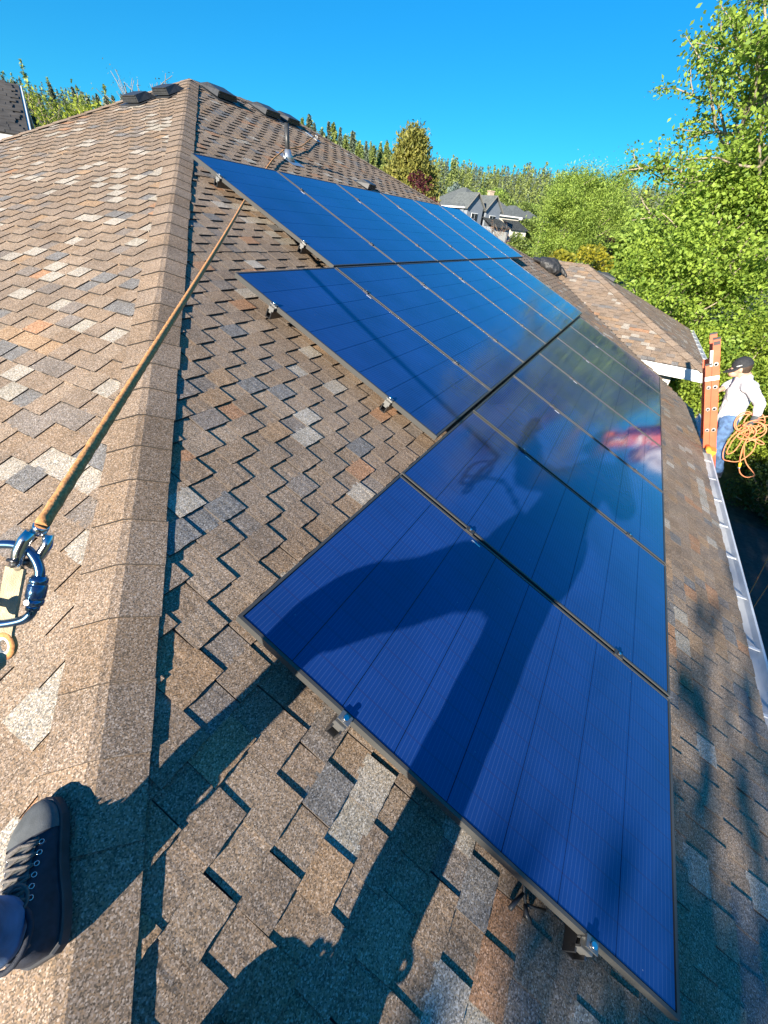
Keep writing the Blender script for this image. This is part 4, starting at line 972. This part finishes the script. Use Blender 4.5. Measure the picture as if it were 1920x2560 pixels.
# trees and bushes in the middle distance, left to right
x, y, z = dirpt(8.6, 36); broadleaf('broadleaf_tree', 'rounded light green feathery tree behind the ridge of the lower wing', 'tree', (x, y, z), 7.9 - (z - GZ) * .9, 2.6, 77, LF_WILLOW, 80000, .15, M_BARK, depth=4, stems=4, clump=.50, low=.46, aspect=.3)
x, y, z = dirpt(7.7, 25); shrub('shrub', 'yellow green bush behind the ridge end of the lower wing', 'shrub', (x, y, z), 1.15, 1.15, 6.2, 81, LF_YELLOW, 9000, .16)
x, y, z = dirpt(5.1, 27); shrub('shrub', 'yellow green bush beside the grey roofed house on the right', 'shrub', (x, y, z), 1.2, 1.2, 5.6, 82, LF_YELLOW, 8000, .16)
x, y, z = dirpt(13.4, 60); shrub('shrub', 'dark leafy bush in front of the far house garages', 'shrub', (x, y, z), 1.7, 1.7, 4.4, 83, LF_MID, 7000, .26)
x, y, z = dirpt(14.1, 62); shrub('shrub', 'small green bush left of the parked vehicles', 'shrub', (x, y, z), 1.3, 1.3, 3.0, 84, LF_MID, 4000, .24)
def cedar(name, label, az, dist, h, r, seed, lm, n, leaf, taper=.62, group=None):
    x, y, z = dirpt(az, dist); t = thing(name, label, 'tree', (x, y, z), group)
    MB().tube([(0, 0, -.2), (0, 0, h * .9)], [h * .02, .03], 8).obj('trunk', M_BARKD, t)
    nr = np.random.default_rng(seed); k = 150
    zz = nr.uniform(.05, .97, k); a = nr.uniform(0, 6.28, k); rr = r * np.minimum(1, (1 - zz) * 2.1) ** taper * nr.uniform(.72, 1.08, k)
    c = np.stack([rr * np.cos(a), rr * np.sin(a), zz * h], 1)
    i = nr.integers(0, k, n); s = nr.uniform(0, 1, (n, 1))
    p = c[i] * np.concatenate([1 - s * .35, 1 - s * .35, np.ones_like(s)], 1) + nr.normal(size=(n, 3)) * np.array([.055, .055, .085]) * r * 1.5
    ax = np.stack([np.cos(a[i]) * .5, np.sin(a[i]) * .5, np.full(n, .9)], 1)
    leaves('crown', p, leaf, seed, lm, t, None, .1, .4, ax); return t
cedar('cedar_tree', 'tall golden green cedar above the far roof edge beside the maroon tree', 26.5, 46, 8.0 - gz(*dirpt(26.5, 46)[:2]), 3.1, 91, LF_CEDAR, 30000, .30)
x, y, z = dirpt(25.7, 38); shrub('small_tree', 'maroon leaved tree in front of the cedar, larger one', 'tree', (x, y, z), 1.55, 1.55, 6.7 - z, 93, LF_MAROON, 5000, .17, 'maroon trees')
x, y, z = dirpt(23.6, 37); shrub('small_tree', 'small maroon leaved tree beside the first grey house', 'tree', (x, y, z), .75, .75, 5.0 - z, 94, LF_MAROON, 2200, .15, 'maroon trees')
x, y, z = dirpt(4.9, 46); shrub('small_tree', 'maroon shrub beside the grey roofed house on the right', 'shrub', (x, y, z), .7, .7, 3.9 - z, 95, LF_MAROON, 1800, .16)
cedar('spruce_tree', 'pale blue green spruce behind the first grey house', 21.6, 112, 9.0 - gz(*dirpt(21.6, 112)[:2]), 3.6, 97, LF_SPRUCE, 7000, .5, .9)
for i, (az, D, top, r_, lb, lm) in enumerate([(19.6, 135, 10.2, 4.2, 'green tree above the gables of the first two grey houses', LF_MID), (17.6, 140, 10.6, 4.6, 'green tree behind the brick chimney', LF_WILLOW), (16.1, 138, 10.0, 4.2, 'light green tree behind the second and third grey houses', LF_MID), (14.6, 150, 9.6, 4.6, 'green tree behind the pale roof at the end of the house row', LF_WILLOW), (13.2, 142, 8.2, 4.0, 'green tree between the house row and the feathery tree', LF_MID), (3.6, 60, 5.2, 3.0, 'yellow green tree beside the grey roofed house on the right', LF_WILLOW), (12.2, 105, 4.6, 3.4, 'dark green tree at the end of the street', LF_MID)]):
    x, y, z = dirpt(az, D); shrub('broadleaf_tree', lb, 'tree', (x, y, z), r_ * 1.25, r_ * 1.25, (top - z) * 1.12, 110 + i, lm, 9000, .55, 'trees behind the far houses')
x, y, z = dirpt(58.0, 26); broadleaf('birch_tree', 'bright green birch with many pale upright stems behind the left roof edge', 'tree', (x, y, z), 8.0 - (z - GZ), 1.9, 121, LF_BIRCH, 15000, .12, M_BARK, depth=3, stems=6, clump=.30, low=.25)
x, y, z = dirpt(49.6, 48)
t = thing('bare_tree', 'sparse grey twiggy treetop rising behind the peak of the roof', 'tree', (x, y, z)); mb = MB(); tips = []
rg = random.Random(9)
for k in range(4): branch(mb, (0, 0, 0), (rg.gauss(0, .14), rg.gauss(0, .14), 1), 6.0, .16, 3, rg, tips, .42, .02, .62, (3, 4))
mb.obj('trunk', M_BARK, t)
pp = np.array([list(q[0]) for q in tips]); i = np.random.default_rng(4).integers(0, len(pp), 1500); leaves('crown', pp[i] + np.random.default_rng(5).normal(size=(1500, 3)) * .22, .13, 4, LF_SPRUCE, t)
# conifers one can tell apart
CM = [conifer_mesh(14, 2.7 + .35 * k, 130 + k, 3600, .55, LF_CONIFER if k < 3 else LF_CONIFER2) for k in range(5)]
trunk_me = MB().tube([(0, 0, -1), (0, 0, 13)], [.28, .05], 7).mesh('trunk', [M_BARKD])
rg = random.Random(23)
def conifer(az, D, elev, k, group, label):
    x, y, z = dirpt(az, D); top = CAM.z + D * math.tan(R(elev)); s = (top - z) / 14
    t = thing('conifer_tree', label, 'tree', (x, y, z), group); t.scale = (max(.55, s) * rg.uniform(.9, 1.15),) * 2 + (s,); t.rotation_euler.z = rg.uniform(0, 6.28)
    link('crown', CM[k], t); link('trunk', trunk_me, t)
az = 49.0
while az < 68:
    conifer(az, rg.uniform(105, 135), 6.3 + rg.uniform(-.7, .9) + .4 * math.sin(az * 1.3), rg.randrange(3), 'dark conifers on the skyline left of the roof peak', 'dark blue green conifer in the row beyond the left roof edge'); az += rg.uniform(.55, .95)
az = 29.2
while az < 38.5:
    conifer(az, rg.uniform(105, 140), 6.2 + (az - 30) * .14 + rg.uniform(-.6, .7), rg.randrange(5), 'conifers on the skyline between roof vents and cedar', 'grey green conifer in the row between the roof vents and the cedar'); az += rg.uniform(.45, .8)
# the wooded hillside beyond reads as one mass
def forest(name, spots, seed, lm, lab):
    nr = np.random.default_rng(seed); P = []; A = []
    base = [conifer_pts(1.0, .20 + .03 * k, seed + k, 190, .85) for k in range(6)]
    for i, (x, y, z, h) in enumerate(spots):
        p, ax = base[i % 6]; a = nr.uniform(0, 6.28); c, s = math.cos(a), math.sin(a)
        P.append(np.stack([x + (p[:, 0] * c - p[:, 1] * s) * h, y + (p[:, 0] * s + p[:, 1] * c) * h, z + p[:, 2] * h], 1)); A.append(np.stack([ax[:, 0] * c - ax[:, 1] * s, ax[:, 0] * s + ax[:, 1] * c, ax[:, 2]], 1))
    o = leaves(name, np.concatenate(P), 1.25, seed, lm, None, None, .8, .34, np.concatenate(A)); return tag(o, lab, 'forest', kind='stuff')
nr = random.Random(31); sp1 = []; sp2 = []
for i in range(3900):
    az = nr.uniform(-14, 44) if nr.random() < .86 else nr.uniform(44, 67); D = 215 + 420 * nr.random() ** .9; x, y, z = dirpt(az, D)
    (sp1 if nr.random() < .22 + .68 * min(1, (D - 215) / 230) else sp2).append((x, y, z - 1, nr.uniform(12, 21)))
forest('forest', sp1, 33, LF_CONIFER, 'dark conifer forest covering the far hillside'); forest('forest', sp2, 35, LF_CONIFER2, 'lighter green trees mixed through the far hillside forest')
# the tree behind the camera that shades the lower corner of the roof
broadleaf('broadleaf_tree', 'leafy tree standing behind the photographer beyond the house corner', 'tree', (-13.0, -1.9, GZ), 7.6, 2.5, 141, LF_MAPLE, 16000, .2, M_BARK, depth=4, stems=2, clump=.45, low=.25)

# ------------------------------------------------------------------ neighbouring houses
M_ROOFG = noisy(mat('grey_composition_roof', (.10, .112, .112), .9), (.10, .112, .112), 3, .25)
M_ROOFD = noisy(mat('dark_grey_brown_roof', (.060, .054, .048), .9), (.060, .054, .048), 3, .4)
M_SIDE = [noisy(mat('siding_' + n_, c, .8), c, 2, .06) for n_, c in (('blue_grey', (.20, .23, .27)), ('cream', (.56, .53, .46)), ('taupe', (.36, .33, .28)), ('pale', (.60, .58, .54)))]
M_BRICK = noisy(mat('pale_brick', (.42, .32, .25), .9), (.42, .32, .25), 8, .3)
M_DOOR = mat('garage_door', (.55, .54, .5), .6)
def far_house(label, az, D, wdt, dep, rot, ez, wall_i, gables=(.5,), chimney=None, garage=True, gy=None, roof=None, wins=2, pitch=.62):
    x, y, _ = dirpt(az, D); g = gz(x, y) if gy is None else gy
    t = thing('house', label, 'house', (x, y, g), 'grey roofed houses across the street'); t.rotation_euler.z = R(rot); roof = roof or M_ROOFG; wm = M_SIDE[wall_i]
    h = ez - g; MB().box((0, 0, h / 2 - .5), (wdt, dep, h + 1)).obj('wall', wm, t)
    o = .45; a, b = wdt / 2 + o, dep / 2 + o; rh = min(a, b) * pitch; k = min(a, b)
    r = MB(); e = [(-a, -b, h), (a, -b, h), (a, b, h), (-a, b, h)]; tp = [(-a + k, 0, h + rh), (a - k, 0, h + rh)] if a > b else [(0, -b + k, h + rh), (0, b - k, h + rh)]
    if a > b: r.add(e + tp, [(0, 1, 5, 4), (1, 2, 5), (2, 3, 4, 5), (3, 0, 4), (3, 2, 1, 0)])
    else: r.add(e + tp, [(0, 1, 4), (1, 2, 5, 4), (2, 3, 5), (3, 0, 4, 5), (3, 2, 1, 0)])
    ro = r.obj('roof', roof, t)
    f = MB()
    for c, d in (((0, -b, h - .09), (2 * a, .06, .2)), ((0, b, h - .09), (2 * a, .06, .2)), ((-a, 0, h - .09), (.06, 2 * b - .1, .2)), ((a, 0, h - .09), (.06, 2 * b - .1, .2))): f.box(c, d)
    f.obj('fascia', M_WHITEPAINT, t)
    def window(c, w_, h_, ax):
        d = (w_, .08, h_) if ax == 'y' else (.08, w_, h_); wdo = MB().box(c, d).obj('window', M_WHITEPAINT, t); q = Vector(c); q += Vector((0, -.03, 0)) if ax == 'y' else Vector((-.03, 0, 0))
        for s_ in (-1, 1):
            dd = (w_ / 2 - .09, .05, h_ - .16) if ax == 'y' else (.05, w_ / 2 - .09, h_ - .16)
            MB().box(q + (Vector((s_ * w_ / 4, 0, 0)) if ax == 'y' else Vector((0, s_ * w_ / 4, 0))), dd).obj('pane', M_GLASS, wdo)
    for gx in gables:
        cx = -wdt / 2 + wdt * gx; gw = wdt * .24; gh = gw * .95; fy = -dep / 2 - .7
        m = MB(); m.prism([(cx - gw, fy, h), (cx + gw, fy, h), (cx, fy, h + gh)], None, (0, dep * .45, 0)); m.obj('gable_wall', wm, t)
        m = MB().box((cx, fy + .4, h / 2), (gw * 1.8, .8, h)); m.obj('wall', wm, t)
        for s_ in (-1, 1):
            q = MB(); p0, p1 = Vector((cx + s_ * (gw + .3), fy - .3, h - .22)), Vector((cx, fy - .3, h + gh + .10)); up = Vector((0, 0, .10)); q.prism([p0, p1, p1 + up, p0 + up], None, (0, dep * .5, 0)); q.obj('gable_roof', roof, t)
            q = MB(); q.prism([p0 + Vector((0, -.05, -.02)), p1 + Vector((0, -.05, -.02)), p1 + Vector((0, -.05, .10)), p0 + Vector((0, -.05, .10))], None, (0, .045, 0)); q.obj('fascia', M_SOFFIT, t)
        window((cx, fy - .02, h - 1.3), 1.5, 1.3, 'y')
    for i in range(wins):
        window((-wdt / 2 - .02, -dep / 2 + dep * (i + .7) / (wins + .4), h - 1.3), 1.1, 1.3, 'x')
        window((-wdt / 2 - .02, -dep / 2 + dep * (i + .7) / (wins + .4), h - 4.1), 1.2, 1.3, 'x')
    if garage:
        gh = 2.7; q = MB(); gx0, gx1 = wdt * -.02, wdt * .48
        q.box(((gx0 + gx1) / 2, -dep / 2 - 1.7, gh / 2 - .3), (gx1 - gx0, 3.4, gh + .6)); q.obj('garage', wm, t)
        q = MB(); q.add([(gx0 - .4, -dep / 2 - 3.9, gh), (gx1 + .4, -dep / 2 - 3.9, gh), (gx1 + .1, -dep / 2, gh + 1.5), (gx0 - .1, -dep / 2, gh + 1.5)], [(0, 1, 2, 3), (0, 3, 2, 1)]); q.obj('garage_roof', roof, t)
        MB().box(((gx0 + gx1) / 2, -dep / 2 - 3.42, 1.1), ((gx1 - gx0) * .8, .06, 2.2)).obj('garage_door', M_DOOR, t)
    if chimney:
        c = MB().box((chimney[0], chimney[1], h + 1.7), (.9, .9, 3.6)).obj('chimney', M_BRICK, ro); MB().box((chimney[0], chimney[1], h + 3.56), (1.1, 1.1, .16)).obj('chimney_cap', M_BRICK, c)
    return t
far_house('grey roofed house with two blue shaded front gables, first of the row from the left', 20.6, 92, 8.4, 9.5, -24, 4.75, 0, (.24, .78), None, True)
far_house('cream and taupe house with a pale brick chimney, second of the row', 17.3, 104, 7.2, 9.0, -40, 4.6, 1, (), (-1.2, -.5), True)
far_house('taupe house with tall windows, third of the row', 15.2, 116, 6.6, 9.0, -40, 4.6, 2, (), None, True)
far_house('pale house at the far end of the row, beside the feathery tree', 13.6, 138, 7.5, 9.0, -40, 4.5, 3, (), None, False)
far_house('single grey roofed house half hidden by leaves on the right', 4.5, 90, 8.0, 7.0, 8, 2.3, 3, (), None, False, None, M_ROOFG, 2, .5)
# the neighbour at the left edge
x, y, _ = dirpt(75.0, 21.0); g = gz(x, y)
t = thing('house', 'dark roofed house with a pale eave board at the left picture edge', 'house', (x, y, g)); t.rotation_euler.z = R(-30)
hh = 2.65 - g; MB().box((0, 0, hh / 2), (9, 6.0, hh)).obj('wall', M_SIDE[0], t)
m = MB(); m.prism([(-4.5, -3, hh), (-4.5, 3, hh), (-4.5, 0, hh + 1.15)], None, (9, 0, 0)); m.obj('gable_wall', M_SIDE[0], t)
for s_ in (-1, 1):
    a0, a1 = Vector((-4.95, s_ * 3.5, hh - .12)), Vector((-4.95, 0, hh + 1.24)); up = Vector((0, 0, .12))
    ro = MB().prism([a0, a1, a1 + up, a0 + up], None, (9.9, 0, 0)).obj('roof_slope', M_ROOFD, t)
    dv = (a1 - a0); L = dv.length; dv.normalize(); k = 0
    row = MB(); q = .0
    while q < L - .1:
        x0 = 0.0; rr = random.Random(int(q * 100) + 5)
        while x0 < 9.6:
            wd = rr.uniform(.14, .34); c = a0 + dv * (q + .09) + Vector((min(x0 + wd / 2, 9.68), 0, .125 + (.020 if k % 2 else .012)))
            nn = Vector((0, -dv.z * s_, abs(dv.y))); mm_ = Matrix(((1, 0, 0), (0, dv.y, -dv.z), (0, dv.z, dv.y))); row.box(c, (wd, .19, .012), mm_, 0); x0 += wd; k += 1
        q += .17
    row.obj('shingle_field', M_ROOFD, ro)['kind'] = 'stuff'
    for xx in (-.06, 9.91): MB().prism([a0 + Vector((xx, 0, -.18)), a1 + Vector((xx, 0, -.18)), a1 + Vector((xx, 0, .10)), a0 + Vector((xx, 0, .10))], None, (.05, 0, 0)).obj('rake_board', M_WHITEPAINT, t)
    MB().box((0, s_ * 3.53, hh - .14), (9.9, .04, .24)).obj('eave_board', M_WHITEPAINT, t)

# ------------------------------------------------------------------ vehicles and poles in the street
def vehicle(name, label, cat, az, D, rot, body, L=4.5, Wd=1.85, truck=False):
    x, y, z = dirpt(az, D); t = thing(name, label, cat, (x, y, z + .17)); t.rotation_euler.z = R(rot)
    bm_ = mat(name + '_paint', body, .25, 0, .6); m = MB(); h = 1.0 if truck else .82
    side = [(-L / 2, .35), (-L / 2, h * .85), (-L * .44, h), (L * .22, h), (L * .46, h * .86), (L / 2, h * .62), (L / 2, .35)]
    m.prism([(a, -Wd / 2, b) for a, b in side], None, (0, Wd, 0)); m.obj('body', bm_, t)
    top = 1.85 if truck else 1.42; cab = [(-L * (.05 if truck else .38), h), (-L * (.03 if truck else .27), top), (L * .10, top), (L * .26, h)]
    ch = MB(); ch.add([(a, -Wd * .46 if b < 1.3 else -Wd * .38, b) for a, b in cab] + [(a, Wd * .46 if b < 1.3 else Wd * .38, b) for a, b in cab], [(0, 1, 2, 3), (7, 6, 5, 4), (1, 5, 6, 2)]); ch.obj('cabin', bm_, t)
    gl = MB(); f = lambda i, s_, k: (cab[i][0], s_ * Wd * (.47 if cab[i][1] < 1.3 else .39), cab[i][1] - k)
    gl.add([f(2, -1, .06), f(3, -1, 0), f(3, 1, 0), f(2, 1, .06), f(1, -1, .06), f(0, -1, 0), f(0, 1, 0), f(1, 1, .06)], [(0, 1, 2, 3), (4, 7, 6, 5), (5, 4, 0, 1), (7, 6, 2, 3)]); gl.obj('windows', M_GLASS, t)
    for a in (-L * .31, L * .31):
        for s_ in (-1, 1):
            wl = MB().tube([(a, s_ * Wd * .42, .34), (a, s_ * Wd * .52, .34)], .34, 14).obj('wheel', M_BLACKPLASTIC, t); MB().tube([(a, s_ * Wd * .5, .34), (a, s_ * Wd * .53, .34)], .2, 10).obj('rim', M_ALU, wl)
    for s_ in (-1, 1): MB().box((-L / 2 - .01, s_ * Wd * .38, h * .7), (.05, .3, .16)).obj('tail_light', mat('tail_light_red', (.5, .02, .02), .3), t); MB().box((L / 2 - .03, s_ * Wd * .36, h * .58), (.08, .3, .15)).obj('headlight', M_STEEL, t)
    return t
vehicle('parked_car', 'silver blue car parked in the street beyond the black bag', 'car', 10.45, 80, 190, (.45, .5, .56))
vehicle('parked_truck', 'white pickup truck parked behind the silver blue car', 'truck', 10.9, 92, 195, (.75, .76, .78), 5.4, 2.0, True)
for az, D, hgt, lb in ((11.65, 74, 4.4, 'pale post left of the parked vehicles'), (11.1, 78, 4.2, 'thin dark post beside the parked vehicles')):
    x, y, z = dirpt(az, D); t = thing('post', lb, 'post', (x, y, z)); MB().tube([(0, 0, 0), (0, 0, hgt)], [.09, .07], 8).obj('shaft', M_BARK if D < 76 else M_BLACKPLASTIC, t); MB().box((0, 0, hgt + .1), (.3, .3, .25)).obj('top', M_BLACKPLASTIC, t)
# bare orange brown shrubs before the far houses
for i, (az, D) in enumerate(((17.9, 62), (15.9, 64))):
    x, y, z = dirpt(az, D); t = thing('bare_shrub', ('rusty twiggy shrub in front of the second house of the row', 'rusty twiggy shrub below the third house windows')[i], 'shrub', (x, y, z)); mb = MB(); tips = []; rg = random.Random(70 + i)
    for k in range(5): branch(mb, (0, 0, 0), (rg.gauss(0, .25), rg.gauss(0, .25), 1), 1.9, .05, 3, rg, tips, .5, .02, .66)
    mb.obj('stems', M_BARK, t); pp = np.array([list(q[0]) for q in tips]); leaves('foliage', pp + np.random.default_rng(i).normal(size=pp.shape) * .12, .16, i, leaf_mat('rusty_leaf_%d' % i, (.30, .14, .05), (.16, .07, .03)), t)
